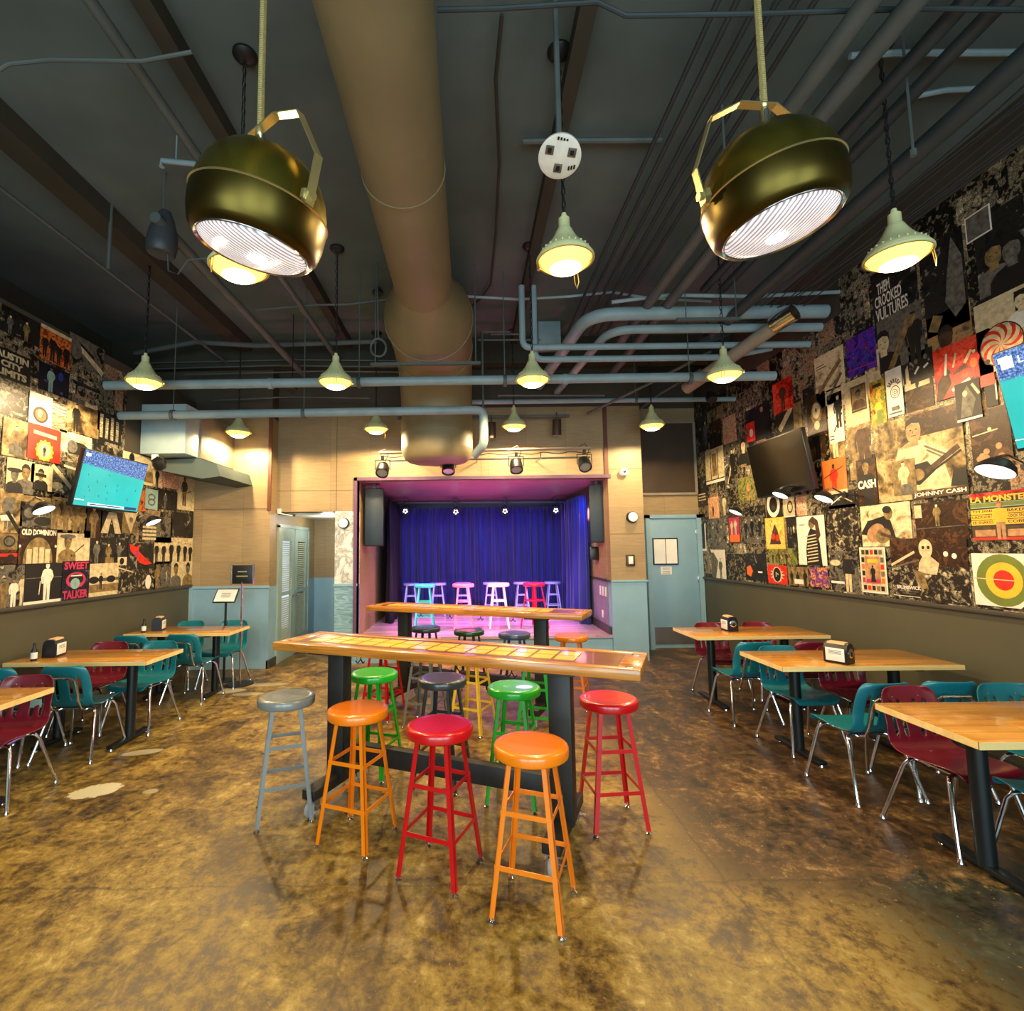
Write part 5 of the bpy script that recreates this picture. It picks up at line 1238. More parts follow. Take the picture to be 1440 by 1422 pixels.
poster(L, cA, 820, 348, 1080, 600, 'cream photograph of seated figures by the wall top right of the television', 'ph_light', lambda D: D.ell(.2,.82,.06,.08,'ink').person(.85,.0,.7,'ink','psepia').poly([(.5,.1),(.75,.1),(.72,.5),(.5,.5)],'psepia'), 0)
poster(L, cA, 1080, 425, 1188, 612, 'small red and cream patterned poster under the air unit', 'ph_redmix', None, 1)
poster(L, cA, 1185, 465, 1292, 755, 'pale photograph of a guitarist in the corner of the left wall', 'cream', lambda D: D.person(.4,.1,.72,'pbrown','pbrown').guitar(.4,.4,.4,.3,'psepia'), 0)
poster(L, cA, 1045, 600, 1178, 755, 'dark photograph of three figures near the corner', 'ph_dark', lambda D: D.person(.4,.05,.8,'greyink','cream'), 0)
poster(L, cA, 1140, 755, 1288, 925, 'dark misty photograph near the corner', 'ph_dark', None, 0)
poster(L, cA, 1030, 925, 1282, 1095, 'photograph of a row of men in black near the corner', 'cream', rnd_people(6, .0, .85, ('ink','ink','ink'), 'cream'), 0)
poster(L, cA, 930, 775, 1140, 965, 'grey photograph behind the wall lamp near the corner', 'ph_bw', lambda D: [D.rect(.1,.1+.14*i,.5,.18+.14*i,'cream') for i in range(4)], 0)
poster(L, cA, 165, 1100, 412, 1368, 'photograph of a person in a white suit against black, low on the left wall', 'ink', lambda D: D.rect(0,0,.95,.07,'pwhite').rect(0,.62,1,.64,'greyink').person(.55,.06,.93,'pwhite','pwhite','pwhite',1,'pwhite').bar(.38,.55,.36,.22,.02,'pwhite'), 1)
def swt(D):
    D.text('SWEET', .06,.78,.94,.98,'ppink',.04).text('TALKER', .04,.02,.96,.24,'ppink',.04)
    D.ell(.5,.50,.36,.22,'ppink').ell(.5,.52,.27,.15,'ink').ell(.47,.41,.17,.15,'pteal').bar(.47,.45,.47,.33,.02,'greyink').rect(.3,.60,.7,.63,'pwhite')
poster(L, cA, 412, 1088, 582, 1330, 'dark poster of an open mouth with tongue and two jagged pink words', 'ph_night', swt, 2)
poster(L, cA, 582, 1105, 778, 1318, 'cream photograph of two people on a beach', 'cream', lambda D: D.rect(0,.45,1,.55,'greyink').rect(0,.12,1,.36,'psepia').person(.42,.2,.5,'ink','psepia').ell(.2,.5,.15,.08,'ink').ell(.75,.5,.15,.08,'ink'), 1)
poster(L, cA, 778, 1110, 1030, 1300, 'dark crowd photograph low on the left wall', 'ph_crowd', lambda D: D.bar(.02,.9,.4,.7,.02,'cream').ell(.8,.3,.08,.12,'pwhite'), 0)
poster(L, cA, 1030, 1090, 1140, 1262, 'photograph of standing men in grey suits near the corner', 'ph_bw', rnd_people(3,.0,.95,('psepia','greyink'),'psepia'), 0)
poster(L, cA, 1140, 1092, 1278, 1255, 'photograph of two faces looking at each other in the low corner', 'cream', lambda D: D.bust(.2,.0,.95,'greyink','psepia').bust(.75,.0,.95,'psepia','greyink'), 1)
poster(L, cA, -60, 1110, 168, 1392, 'photograph of a group in light shirts, lowest at the left edge', 'ph_bw', rnd_people(4,.0,.75,('cream','greyink','pwhite','psepia'),'psepia'), 0)
poster(L, cA, -40, 895, 110, 1010, 'sepia photograph of an old round-cornered television set', 'psepia', lambda D: D.ell(.65,.5,.26,.22,'ink').ell(.65,.5,.2,.16,'greyink'), 0)
poster(L, cA, -40, 1010, 112, 1110, 'brown and red photograph of a car at the left edge', 'ph_brown', lambda D: D.rect(0,.55,1,.75,'pred').ell(.7,.5,.15,.12,'ink'), 0)
# ---------------- RIGHT WALL
R_ = 'R'
poster(R_, cD, 440, 40, 770, 330, 'grey poster with three slanted lines of white capitals under the front pendant', 'ph_dark', lambda D: D.text('THEM', .12,.66,.42,.82,'pwhite',.02).text('CROOKED', .05,.48,.66,.64,'pwhite',.02).text('VULTURES', .05,.28,.78,.46,'pwhite',.02), 0)
poster(R_, cD, 480, 345, 800, 560, 'grey photograph of one man touching another man\'s face', 'greyink', lambda D: (D.bust(.12,-.05,.85,'ink','cream'), D.person(.82,-.15,1.0,'ink','psepia'), D.poly([(.2,.05),(.32,.0),(.72,.62),(.64,.70)],'psepia'), D.ell(.74,.72,.10,.12,'psepia')), 1)
poster(R_, cD, 760, -120, 1092, 325, 'tall dark photograph with a pale face at top right', 'ph_dark', lambda D: D.poly([(.5,.3),(.7,.1),(.95,.2),(.95,.7),(.75,.95),(.6,.6)],'greyink').bar(.3,.2,.15,.05,.25,'psepia'), 0)
poster(R_, cG, 1150, -190, 1400, 60, 'very dark crowd photograph high at the right edge', 'ph_dark', lambda D: D.bust(.35,.1,.6,'greyink','psepia').bust(.7,.05,.6,'ink','greyink'), 0)
poster(R_, (1200,0,4.742), 745, 1465, 930, 1530, 'small white-framed grey picture high on the right wall', 'pwhite', lambda D: D.rect(.05,.05,.95,.95,'greyink'), 1)
poster(R_, cD, 278, 465, 485, 625, 'violet and blue concert photograph on the right wall', 'ph_purple', lambda D: D.person(.25,.1,.4,'pblue','ppink').person(.7,.2,.4,'pblue','ppink').bar(0,.18,1,.12,.02,'ppink'), 1)
poster(R_, cD, 72, 585, 285, 835, 'pale sketch-like poster with a thin white border', 'ph_light', lambda D: D.bar(.1,.3,.9,.75,.12,'psepia').bar(.4,.1,.9,.5,.08,'greyink').rect(.04,.75,.4,.77,'greyink').rect(.04,.80,.35,.82,'greyink'), 1)
def mint(D):
    cx, cy, r = .42,.34,.36
    D.rect(.70,.50,1,.95,'ink'); D.bust(.80,.45,.5,'pwhite','cream')
    D.ell(cx,cy,r+.02,r+.02,'ink').ell(cx,cy,r,r,'cream')
    for k in range(9):
        a = 2*PI*k/9; pts = []
        for j in range(7): f = j/6; aa = a+.75*f*f; pts.append((cx+r*f*math.cos(aa), cy+r*f*math.sin(aa)*D.w/D.h))
        for j in range(6, -1, -1): f = j/6; aa = a+.75*f*f+.36*(.3+.7*f); pts.append((cx+r*f*math.cos(aa), cy+r*f*math.sin(aa)*D.w/D.h))
        D.poly(pts, 'pred' if k % 1 == 0 else 'cream')
    D.ell(.16,.16,.05,.05,'pbrown')
poster(R_, cD, 1118, 245, 1560, 560, 'large cream poster with a red and white swirl disc at the right edge', 'cream', mint, 2)
poster(R_, cD, 800, 330, 1122, 560, 'dusky sky photograph with a dark head above the red poster', 'ph_sky', lambda D: D.bust(.42,-.1,.85,'pbrown','pbrown'), 0)
def redbig(D):
    D.poly([(0,0),(.12,.0),(.3,.25),(.25,.6),(.05,.35)],'pbrown').bar(.25,.85,.2,.45,.04,'pwhite').bar(.42,.8,.35,.55,.035,'cream').bar(.3,.12,.62,.24,.05,'pwhite').bar(.55,.55,.68,.75,.05,'cream').person(.72,.25,.5,'pred','cream').ell(.7,.5,.06,.08,'porange')
poster(R_, cD, 850, 535, 1262, 740, 'large bright red poster with white brush strokes and a dancing figure', 'ph_red', redbig, 2)
def swirl(D):
    for k in range(7):
        a = PI*.12+PI*.76*k/6; D.bar(.5+.22*math.cos(a), .62+.2*math.sin(a)*D.w/D.h, .5+.45*math.cos(a), .62+.42*math.sin(a)*D.w/D.h, .09, 'greyink')
    D.ell(.55,.50,.30,.34,'ink').ell(.55,.50,.26,.30,'pwhite')
    pts = []
    for j in range(40): a = j*.33; r = .02+.0052*j; pts.append((.55+r*math.cos(a), .50+r*math.sin(a)*D.w/D.h))
    for a, b in zip(pts, pts[1:]): D.bar(a[0], a[1], b[0], b[1], .03, 'ink')
    D.rect(.3,.12,.75,.20,'greyink').rect(.1,.05,.9,.08,'greyink')
poster(R_, cD, 538, 665, 668, 935, 'white poster with a black spiral and a spread of grey fingers', 'pwhite', swirl, 2)
poster(R_, cD, 395, 560, 740, 720, 'pale photograph of a crowded room with dark heads', 'ph_light', rnd_people(6,.0,.7,('ink','greyink','cream'),'psepia'), 0)
poster(R_, cD, 690, 560, 860, 690, 'black photograph of two musicians beside the red poster', 'ph_dark', lambda D: D.bar(.2,.3,.4,.5,.08,'pwhite').bar(.6,.4,.8,.5,.08,'pwhite').ell(.3,.7,.08,.1,'greyink').ell(.7,.75,.08,.1,'greyink'), 1)
poster(R_, cD, 660, 700, 860, 880, 'dark sepia landscape under the black musicians photograph', 'ph_brown', lambda D: D.rect(0,.6,.9,1,'cream').person(.45,.5,.3,'ink','ink'), 0)
poster(R_, cD, 180, 655, 370, 780, 'brown photograph of a crowd of faces on the right wall', 'ph_crowd', None, 0)
poster(R_, cD, 265, 745, 440, 985, 'olive cream poster with a framed dark square portrait', 'psepia', lambda D: D.rect(0,0,1,1,'cream').rect(.28,.28,.92,.85,'pbrown').rect(.32,.32,.88,.81,'psepia').bust(.6,.34,.42,'pbrown','greyink'), 1)
poster(R_, cD, 432, 740, 555, 1030, 'red, yellow and green painted portrait poster', 'ph_rasta', lambda D: D.ell(.5,.45,.24,.3,'pyellow').poly([(.3,0),(.8,0),(.7,.4),(.4,.4)],'pgreen').rect(.2,.86,.8,.93,'ink'), 1)
poster(R_, cD, 152, 790, 275, 1110, 'white poster with a thin guitar player drawn in black lines', 'pwhite', lambda D: D.rect(0,.9,1,.97,'cream').bar(.1,.83,.4,.9,.04,'ink').bar(.6,.9,.9,.83,.04,'ink').person(.72,.25,.6,'ink','cream').bar(.35,.2,.95,.5,.07,'ink').rect(.05,.12,.35,.14,'ink').rect(.05,.06,.35,.08,'ink'), 1)
poster(R_, cD, 18, 840, 162, 1060, 'dark brown poster with a glowing white oval', 'ph_brown', lambda D: D.ell(.5,.55,.28,.4,'psepia').ell(.5,.6,.2,.28,'cream').ell(.5,.25,.14,.16,'cream').ell(.5,.62,.04,.08,'ink'), 1)
# the wall's biggest picture
def bigman(D):
    D.rect(0,.62,.45,.98,'ph_sepia').rect(.5,.72,1,.98,'ph_brown')
    D.poly([(.20,.10),(.86,.10),(.80,.34),(.72,.60),(.60,.68),(.42,.68),(.30,.62),(.22,.40)],'ph_light')
    D.poly([(.44,.62),(.54,.62),(.53,.74),(.45,.74)],'pskin').ell(.49,.80,.085,.125,'pskin')
    D.poly([(.40,.82),(.41,.93),(.49,.97),(.57,.94),(.59,.82),(.56,.88),(.48,.90),(.42,.87)],'ink')
    for sx in (-.03,.035): D.ell(.49+sx,.815,.013,.008,'ink',0,8)
    D.bar(.46,.745,.52,.745,.010,'pbrown').bar(.49,.80,.485,.77,.008,'pbrown')
    D.poly([(.56,.62),(.76,.58),(.90,.42),(.80,.36),(.66,.46)],'cream').bar(.60,.60,.84,.44,.02,'greyink').bar(.62,.55,.80,.42,.015,'greyink')
    D.poly([(.30,.20),(.52,.16),(.70,.30),(.62,.42),(.44,.40),(.32,.32)],'ink').bar(.60,.30,.95,.52,.05,'pbrown').bar(.62,.27,.97,.47,.02,'ink').ell(.50,.28,.08,.06,'psepia')
    D.poly([(.64,.08),(.84,.10),(.80,.26),(.70,.24)],'cream').poly([(.84,.1),(1,.1),(1,.26),(.88,.28)],'ink')
    D.rect(.42,.0,1,.085,'pbrown').text('JOHNNY CASH', .44,.012,.985,.072,'pwhite',.03)
poster(R_, cG, 740, 650, 1140, 930, 'largest picture: sepia portrait of a man with a guitar over two words of white capitals', 'ph_sepia', bigman, 2)
poster(R_, cG, 1135, 600, 1330, 830, 'brown photograph of an audience beside the lit television', 'ph_brown', lambda D: [D.ell(random.uniform(.1,.9), random.uniform(.1,.4), .08,.08,'pskin',0,12) for i in range(9)] and D.bar(.05,.62,.7,.66,.03,'cream').ell(.5,.68,.05,.05,'cream'), 1)
poster(R_, cG, 1080, 480, 1200, 610, 'small black and white picture with a pale bottom edge left of the lit television', 'ink', lambda D: D.rect(0,.0,1,.06,'pwhite').poly([(.15,.1),(.6,.1),(.8,.5),(.5,.9),(.3,.7)],'greyink').bar(.7,.9,.95,.6,.1,'cream').ell(.4,.7,.1,.12,'cream'), 3)
poster(R_, cG, 1200, 460, 1262, 560, 'black picture with a white strip at the lit television\'s edge', 'ink', lambda D: D.rect(.85,.2,.97,.9,'pwhite'), 1)
poster(R_, cG, 622, 600, 738, 860, 'sepia photograph of two men in suits left of the largest picture', 'ph_sepia', lambda D: D.person(.35,.05,.85,'psepia','cream').person(.68,.0,.85,'pbrown','psepia'), 0)
poster(R_, cG, 818, 800, 925, 930, 'sepia picture of a seated man, lower left of the largest picture', 'psepia', lambda D: D.person(.5,.0,.95,'cream','cream').poly([(.3,0),(.9,0),(.8,.3),(.4,.3)],'greyink'), 3)
poster(R_, cG, 668, 795, 765, 975, 'dark portrait poster with one word of white capitals', 'ph_brown', lambda D: (D.bust(.48,.42,.58,'ink','psepia'), D.rect(.3,.0,.8,.35,'ink'), D.text('CASH', .03,.36,.95,.54,'pwhite',.05)), 3)
poster(R_, cG, 520, 800, 632, 925, 'orange photograph of a rider beside the dark television', 'porange', lambda D: D.person(.5,.0,.85,'pred','pbrown').bar(.1,.5,.9,.75,.03,'pbrown').rect(0,.0,1,.1,'cream'), 1)
poster(R_, cG, 682, 985, 905, 1150, 'photograph of a man in black bending over a guitar', 'ph_light', lambda D: (D.poly([(.0,.35),(.15,.62),(.5,.72),(.62,.6),(.7,.2),(.5,.15),(.0,.3)],'ink'), D.ell(.58,.78,.09,.11,'psepia'), D.ell(.56,.86,.09,.06,'ink'), D.ell(.3,.32,.2,.14,'pskin',.5), D.ell(.45,.25,.16,.12,'psepia',.3), D.bar(.4,.3,1,.05,.05,'pbrown')), 1)
poster(R_, cG, 905, 975, 1138, 1120, 'dark brown photograph of a small seated player above the crowd picture', 'ph_brown', lambda D: D.person(.45,.35,.6,'psepia','cream').bar(.0,.3,.95,.35,.015,'greyink').rect(.0,.6,.15,.95,'cream'), 0)
def brun(D):
    D.rect(.0,.55,1,1,'ph_brown').poly([(.38,.45),(.62,.42),(.66,.6),(.55,.72),(.46,.72),(.40,.6)],'cream').ell(.5,.83,.09,.11,'cream').ell(.47,.85,.02,.02,'ink').ell(.54,.85,.02,.02,'ink').poly([(.3,.5),(.45,.45),(.5,.2),(.4,.18)],'psepia')
    D.bar(.0,.55,.35,.78,.03,'cream').bar(.0,.5,.4,.65,.02,'greyink').ell(.75,.75,.03,.03,'pwhite').ell(.85,.72,.03,.03,'pwhite')
    D.text('BRUNSWICK', .06,.16,.40,.22,'pwhite',.03).rect(.10,.12,.36,.135,'greyink').rect(.0,.04,.38,.05,'pwhite').rect(.14,.085,.32,.10,'greyink')
poster(R_, cG, 805, 1120, 1152, 1400, 'dark crowd photograph with a pale figure and one word in small capitals', 'ph_crowd', brun, 1)
def coll(D):
    D.rect(.04,.03,.96,.97,'cream')
    for i in range(5): D.rect(.08+.17*i,.84,.21+.17*i,.94,('pbrown','ink','pred','ink','greyink')[i]).rect(.08+.17*i,.06,.21+.17*i,.16,('ink','pred','ink','psepia','ink')[i])
    for i in range(4): D.rect(.80,.22+.15*i,.93,.33+.15*i,('porange','psepia','pred','greyink')[i]).rect(.07,.22+.15*i,.18,.33+.15*i,('ppink','ink','porange','ink')[i])
    D.rect(.2,.2,.78,.8,'pskin').rect(.22,.22,.76,.3,'ppink').person(.5,.24,.36,'ink','ink').poly([(.4,.24),(.6,.24),(.55,.42),(.45,.42)],'ink').rect(.3,.66,.7,.74,'pyellow')
poster(R_, cG, 682, 1155, 805, 1352, 'white-framed collage poster with a small black figure in the middle', 'pwhite', coll, 3)
def lam(D):
    D.rect(0,.88,1,1,'ph_red').text('LA MONSTER', .01,.80,1.0,.93,'pyellow',.04).rect(0,.68,1,.79,'pteal').rect(0,.70,1,.78,'pgreen')
    for k, (a, b) in enumerate((('TH JIBB','BAKER S'),('LADDERS','ROCK SNAKE'),('ER SNAKES','COBRA'))):
        y = .55-.115*k; D.rect(0,y,1,y+.10,'pyellow'); D.text(a,.02,y+.025,.38,y+.085,'ink',.02); D.text(b,.62,y+.025,.98,y+.085,'ink',.02)
    D.rect(0,0,1,.30,'pbrown').rect(0,.0,1,.06,'pred').rect(.05,.08,.4,.22,'pskin').rect(.6,.08,.98,.22,'pskin')
    D.person(.5,.02,.76,'pyellow','pskin','pskin',1.1,'pred')
poster(R_, cG, 1143, 935, 1420, 1122, 'red and yellow signboard poster with rows of black capitals at the right edge', 'ink', lam, 3)
def targ(D):
    D.ell(.5,.5,.44,.44,'pgreen').ell(.52,.5,.30,.30,'pyellow').ell(.52,.5,.17,.17,'pred').bar(.02,.52,.7,.5,.015,'cream').poly([(.75,.0),(1,.0),(1,.35),(.9,.3),(.85,.1)],'ink')
poster(R_, cG, 1148, 1180, 1430, 1420, 'white poster with a green, yellow and red target at the right edge', 'pwhite', targ, 2)
def zebra(D):
    D.poly([(.3,.0),(.85,.0),(.8,.45),(.7,.7),(.5,.75),(.38,.6),(.3,.3)],'ink')
    for i in range(9): D.bar(.32+.04*(i % 2),.06+.065*i,.72,.10+.065*i,.03,'cream')
    D.ell(.55,.84,.11,.12,'psepia').poly([(.45,.9),(.6,.99),(.78,.9),(.85,.6),(.7,.45),(.68,.8)],'pbrown').rect(.1,.82,.3,.84,'greyink')
poster(R_, cG, 418, 1030, 548, 1232, 'white poster of a long-haired woman in a striped coat', 'pwhite', zebra, 2)
poster(R_, cG, 285, 1035, 372, 1162, 'yellow poster with a heap of red-brown figures', 'pyellow', lambda D: D.rect(.05,.05,.95,.95,'ph_yellow').poly([(.2,.15),(.8,.15),(.65,.6),(.5,.8),(.4,.6)],'pbrown').ell(.4,.4,.1,.1,'pred').ell(.62,.35,.1,.1,'pred'), 1)
poster(R_, cG, 372, 1030, 428, 1158, 'slate poster with a row of small grey figures', 'greyink', lambda D: (D.rect(0,0,1,1,'ph_dark'), rnd_people(4,.45,.25,('cream','greyink'),'cream')(D)), 0)
poster(R_, cG, 288, 948, 358, 1028, 'black poster with a big white ring below the dark television', 'ink', lambda D: D.ell(.48,.6,.42,.48,'pwhite').ell(.48,.6,.26,.30,'ink').ell(.48,.5,.12,.12,'pbrown'), 1)
poster(R_, cG, 360, 950, 412, 1026, 'cream poster with a dark loop below the television', 'cream', lambda D: D.ell(.6,.5,.25,.35,'ink').ell(.6,.5,.17,.25,'cream').rect(.0,.0,1,.06,'pwhite'), 1)
poster(R_, cG, 412, 940, 460, 1020, 'red and white torn poster strip beside the reflector lamp', 'ph_redmix', None, 0)
def sun(D):
    for k in range(12):
        a = 2*PI*k/12; D.poly([(.5+.4*math.cos(a), .5+.4*math.sin(a)), (.5+.24*math.cos(a+.25), .5+.24*math.sin(a+.25)), (.5+.24*math.cos(a-.25), .5+.24*math.sin(a-.25))],'cream')
    D.ell(.5,.5,.25,.25,'cream').ell(.5,.5,.19,.22,'ink').bar(.45,.62,.45,.38,.04,'cream').bar(.45,.6,.58,.5,.04,'cream')
poster(R_, cG, 298, 1228, 382, 1312, 'orange-red poster with a pale sun badge low on the right wall', 'porange', lambda D: (D.rect(0,0,1,1,'pred'), sun(D)), 2)
poster(R_, cG, 383, 1235, 470, 1320, 'grey photograph of three standing figures with a white label', 'psepia', lambda D: (rnd_people(3,.0,.85,('ink','ink'),'ink')(D), D.rect(.3,.1,.75,.35,'pwhite')), 1)
poster(R_, cG, 472, 1238, 552, 1325, 'busy blue and orange picture low on the right wall', 'ph_blue', None, 1)
poster(R_, cG, 553, 1170, 680, 1345, 'black and white photograph of a drummer and man in white trousers', 'ph_bw', lambda D: D.ell(.2,.7,.2,.08,'cream').person(.65,.0,.95,'ink','psepia','cream').rect(.0,.18,.5,.24,'pwhite'), 0)
poster(R_, cG, 130, 1022, 188, 1138, 'dark red poster with pale dancing figures near the teal door', 'ph_redmix', lambda D: D.rect(0,.0,1,1,'pbrown').rect(.08,.1,.92,.9,'ppink').person(.3,.3,.5,'cream','cream').person(.6,.3,.55,'cream','cream').rect(.1,.05,.9,.3,'porange'), 1)
poster(R_, cG, 48, 950, 96, 1032, 'peach poster with a small dark figure near the teal door', 'ph_peach', lambda D: D.person(.45,.1,.5,'pbrown','ink'), 1)
poster(R_, cG, 172, 870, 248, 955, 'green photograph of a guitarist left of the dark television', 'ph_green', lambda D: D.person(.6,.0,.8,'pskin','pskin').guitar(.6,.3,.35,.4), 1)
poster(R_, cG, 35, 758, 118, 875, 'cream poster of three upright panels near the far end', 'cream', lambda D: D.rect(.28,.1,.32,.95,'pbrown').rect(.66,.1,.70,.95,'pbrown').rect(.38,.2,.62,.85,'psepia').rect(0,0,1,.08,'pwhite').rect(0,.08,1,.11,'ink'), 1)
poster(R_, cG, 108, 622, 168, 708, 'small red mosaic poster high near the far end', 'ph_redmix', None, 1)
poster(R_, cG, 205, 590, 312, 690, 'slate photograph of a man in a suit with a red square inset', 'ph_night', lambda D: D.rect(.0,.05,.36,.62,'pred').ell(.2,.3,.08,.1,'pwhite').person(.68,-.2,1.15,'ink','pskin'), 1)
poster(R_, cG, 316, 480, 406, 570, 'red photograph of a striding figure near the middle pendant', 'ph_red', lambda D: D.person(.5,.05,.85,'pbrown','pred'), 1)
poster(R_, cG, 330, 580, 442, 650, 'dark photograph with a slanted guitar neck above the dark television', 'ph_dark', lambda D: D.bar(.1,.15,.6,.8,.16,'cream').ell(.62,.85,.07,.07,'pwhite').rect(.68,.0,1,.9,'psepia'), 0)
poster(R_, cG, 110, 720, 178, 900, 'photograph of leaning figures left of the dark television', 'ph_bw', lambda D: D.bar(.2,.1,.8,.8,.06,'cream').person(.6,.2,.6,'ink','cream'), 0)
poster(R_, cG, 0, 870, 48, 980, 'narrow dark poster with pale print beside the teal door', 'ph_dark', lambda D: [D.rect(.1,.2+.1*i,.8,.24+.1*i,'cream') for i in range(3)], 0)
poster(R_, cG, 0, 1060, 42, 1170, 'small grey framed picture beside the teal door', 'pwhite', lambda D: D.rect(.0,.08,.9,1,'ph_dark'), 1)
poster(R_, cG, 60, 1165, 125, 1290, 'white poster with a black leaping figure beside the teal door', 'pwhite', lambda D: D.poly([(0,0),(.3,0),(.5,.6),(.2,.9),(0,.9)],'greyink').person(.65,.0,.7,'greyink','cream'), 1)
poster(R_, cG, 188, 1030, 284, 1140, 'black and white photograph of leaping dancers on the right wall', 'ph_bw', lambda D: rnd_people(3,.2,.7,('ink','cream'),'cream')(D), 0)
poster(R_, cG, 200, 1180, 296, 1300, 'dark photograph with a small orange star low on the right wall', 'ph_dark', lambda D: D.ell(.2,.35,.16,.16,'porange',0,5).ell(.7,.4,.2,.25,'ink').rect(.6,.3,.8,.36,'pwhite'), 0)
poster(R_, cG, 548, 985, 680, 1165, 'dense black and white crowd photograph left of the bending guitarist', 'ph_crowd', None, 0)
poster(R_, cG, 300, 1160, 420, 1226, 'olive photograph of soldiers in a field low on the right wall', 'ph_green', rnd_people(4,.0,.8,('pgreen','pbrown'),'psepia'), 0)

poster(R_, cG, 2, 620, 50, 745, 'narrow black photograph in the top far corner of the right wall', 'ph_dark', rnd_people(2,.1,.7,('greyink','ink'),'cream'), 0)
poster(R_, cG, 50, 640, 106, 750, 'murky brown photograph left of the small red mosaic poster', 'ph_brown', rnd_people(3,.05,.7,('ink','psepia'),'psepia'), 0)
poster(R_, cG, 168, 700, 222, 800, 'grey picture of a bent figure right of the leaning figures', 'ph_bw', lambda D: D.bust(.5,.0,.9,'ink','cream'), 0)
poster(R_, cG, 440, 500, 500, 640, 'dim portrait photograph above the right edge of the dark television', 'ph_dark', lambda D: D.bust(.5,.0,.8,'greyink','psepia'), 0)
poster(R_, cG, 462, 640, 540, 780, 'dark brown photograph touching the dark television\'s right edge', 'ph_brown', lambda D: D.person(.55,.0,.85,'ink','psepia'), 0)
poster(R_, cG, 545, 620, 622, 790, 'sepia photograph of a lone figure above the orange rider', 'ph_sepia', lambda D: D.person(.4,.1,.75,'cream','psepia'), 0)
poster(R_, cG, 98, 930, 132, 1020, 'slim grey photograph between the peach poster and a wall lamp', 'ph_bw', lambda D: D.person(.5,.0,.9,'cream','ink'), 0)
poster(R_, cG, 48, 1040, 126, 1160, 'misty grey photograph above the leaping figure', 'ph_bw', rnd_people(2,.0,.8,('greyink','ink'),'cream'), 0)
poster(R_, cG, 548, 930, 662, 985, 'low black photograph with white scrawl under the orange rider', 'ph_dark', lambda D: D.bar(.1,.3,.5,.7,.03,'pwhite').bar(.5,.7,.9,.3,.03,'cream'), 0)
poster(R_, cG, 560, 500, 618, 560, 'cream photograph of a drummer under the pale sketch poster', 'ph_light', lambda D: D.ell(.3,.3,.2,.15,'ink').person(.6,.1,.75,'greyink','psepia'), 0)
poster(L, cE, 1000, 900, 1120, 1240, 'tall grey photograph at the end of the upper collage by the blue pipe', 'ph_bw', lambda D: D.person(.5,.05,.85,'greyink','cream'), 0)
poster(L, cE, 690, 935, 1000, 1100, 'dark empty-stage photograph behind the long blue pipe', 'ph_dark', None, 0)
# ============================================================ LIGHT AND CAMERA
def point(loc, col, e, r=.06, name='fill_light'):
    l = bpy.data.lights.new(name, 'POINT'); l.energy = e; l.color = col; l.shadow_soft_size = r
    o = bpy.data.objects.new(name, l); COL.objects.link(o); o.location = loc; return o
def spot(loc, to, col, e, ang=60, r=.05, blend=.5, name='spot_light'):
    l = bpy.data.lights.new(name, 'SPOT'); l.energy = e; l.color = col; l.shadow_soft_size = r; l.spot_size = math.radians(ang); l.spot_blend = blend
    o = bpy.data.objects.new(name, l); COL.objects.link(o); o.location = loc
    o.rotation_euler = (Vector(to)-Vector(loc)).to_track_quat('-Z', 'Y').to_euler(); return o
def area(loc, to, col, e, sx, sy, name='window_light'):
    l = bpy.data.lights.new(name, 'AREA'); l.energy = e; l.color = col; l.shape = 'RECTANGLE'; l.size = sx; l.size_y = sy
    o = bpy.data.objects.new(name, l); COL.objects.link(o); o.location = loc
    o.rotation_euler = (Vector(to)-Vector(loc)).to_track_quat('-Z', 'Y').to_euler(); return o
for i, q in enumerate(PEND): spot((q.x, q.y, q.z-.16), (q.x, q.y, 0), (1, .72, .38), (270, 340, 260)[0 if i < 3 else 1 if i < 7 else 2]*.46, 176, .07, .12)
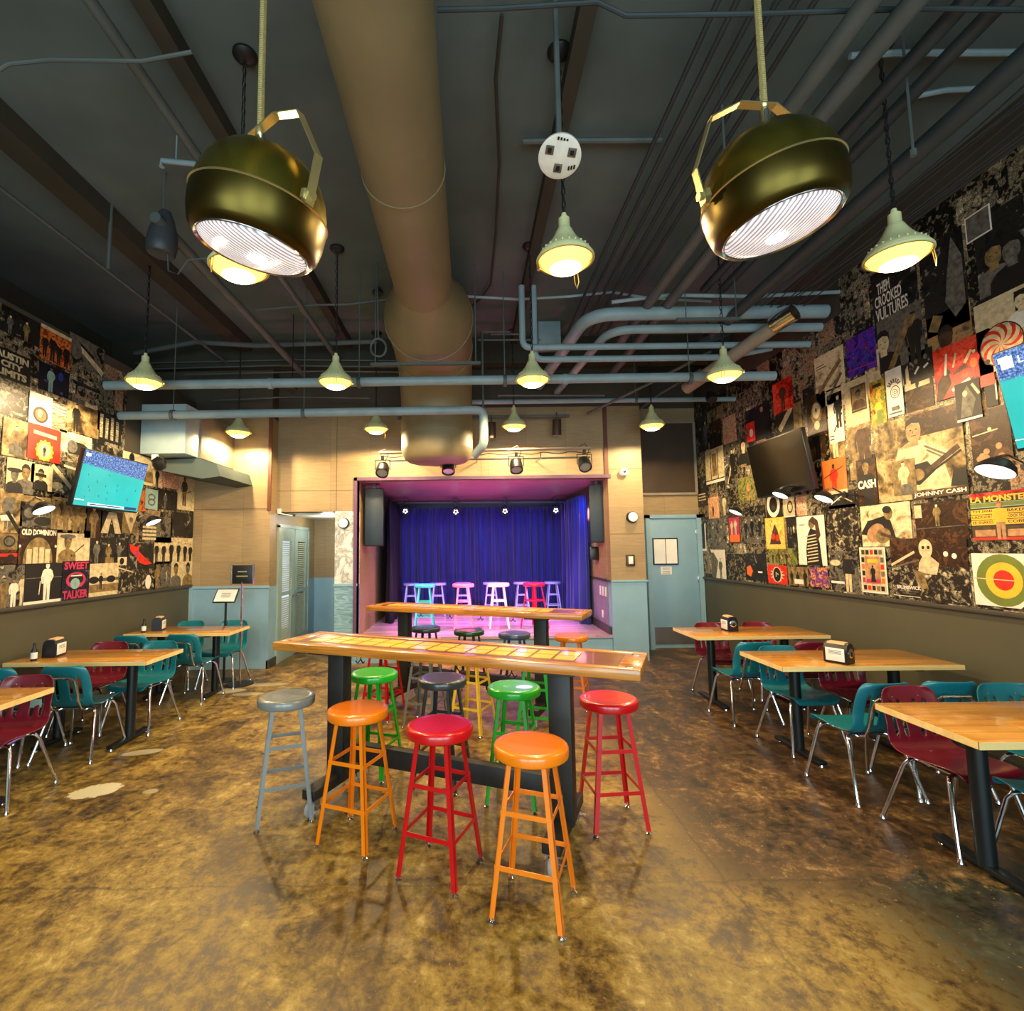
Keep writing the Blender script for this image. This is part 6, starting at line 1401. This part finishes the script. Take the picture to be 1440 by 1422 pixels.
# daylight through the shop windows behind the camera
for x0, x1 in ((-3.6,-1.3),(-.9,1.0),(1.4,3.4)):
    area(((x0+x1)/2, -2.55, 1.85), ((x0+x1)/2, 3, 1.6), (.74,.93,1), 130, x1-x0, 2.8)
# headlamps
for q in (qa, qb): spot((q.x, q.y, q.z-.04), (q.x, q.y+.3, 0), (1,.93,.85), 16, 120, .1)
# can spots washing the plywood above the stage
for x in (577, 691, 783):
    q = at(x, 601, 7.55); spot((q.x, 7.5, q.z-.13), (q.x, 7.8, 2.6), (1,.84,.58), 26, 95, .04)
# added fill to brighten the corridor, no fixture there
point((-2.45, 8.9, 2.2), (1,.93,.8), 14, .1)
# stage: magenta from the front corners, blue from the rear bar
for x in (-1.0, 0, 1.0, 1.9): spot((x, 10.35, 2.45), (x*.7+.2, 9.0, .4), (.45,.22,1), 22, 100, .12)
for x in (-.8, .6, 1.8): spot((x, 8.25, 2.62), (x*.8, 10.9, .3), (.03,.13,1), 95, 100, .06)
for x in (-1.15, 1.65): spot((x, 8.3, 2.6), (.2, 8.9, .38), (1,.28,.80), 330, 84, .06)
spot((.2, 8.4, .75), (.2, 9.4, 2.77), (1,.10,.42), 110, 165, .1)
spot((1.9, 9.0, 2.3), (2.16, 8.1, 1.5), (1,.3,.3), 14, 90, .1)
w = bpy.data.worlds.new('daylight'); w.use_nodes = True; SC.world = w
w.node_tree.nodes['Background'].inputs[0].default_value = (.62,.80,1,1); w.node_tree.nodes['Background'].inputs[1].default_value = 1.1
cam = bpy.data.cameras.new('camera'); co = bpy.data.objects.new('camera', cam); COL.objects.link(co); SC.camera = co
cam.sensor_fit = 'HORIZONTAL'; cam.sensor_width = 36; cam.lens = FPX/1440*36; cam.shift_x = (720-PX)/1440; cam.shift_y = 0; cam.clip_start = .05
bk = -_F; Z = bk; co.matrix_world = Matrix(((CR.x,CU.x,Z.x,0),(CR.y,CU.y,Z.y,0),(CR.z,CU.z,Z.z,EYE),(0,0,0,1)))
vs = SC.view_settings; vs.view_transform = 'Standard'; vs.look = 'None'; vs.gamma = 1; vs.use_curve_mapping = False; vs.exposure = 0.0
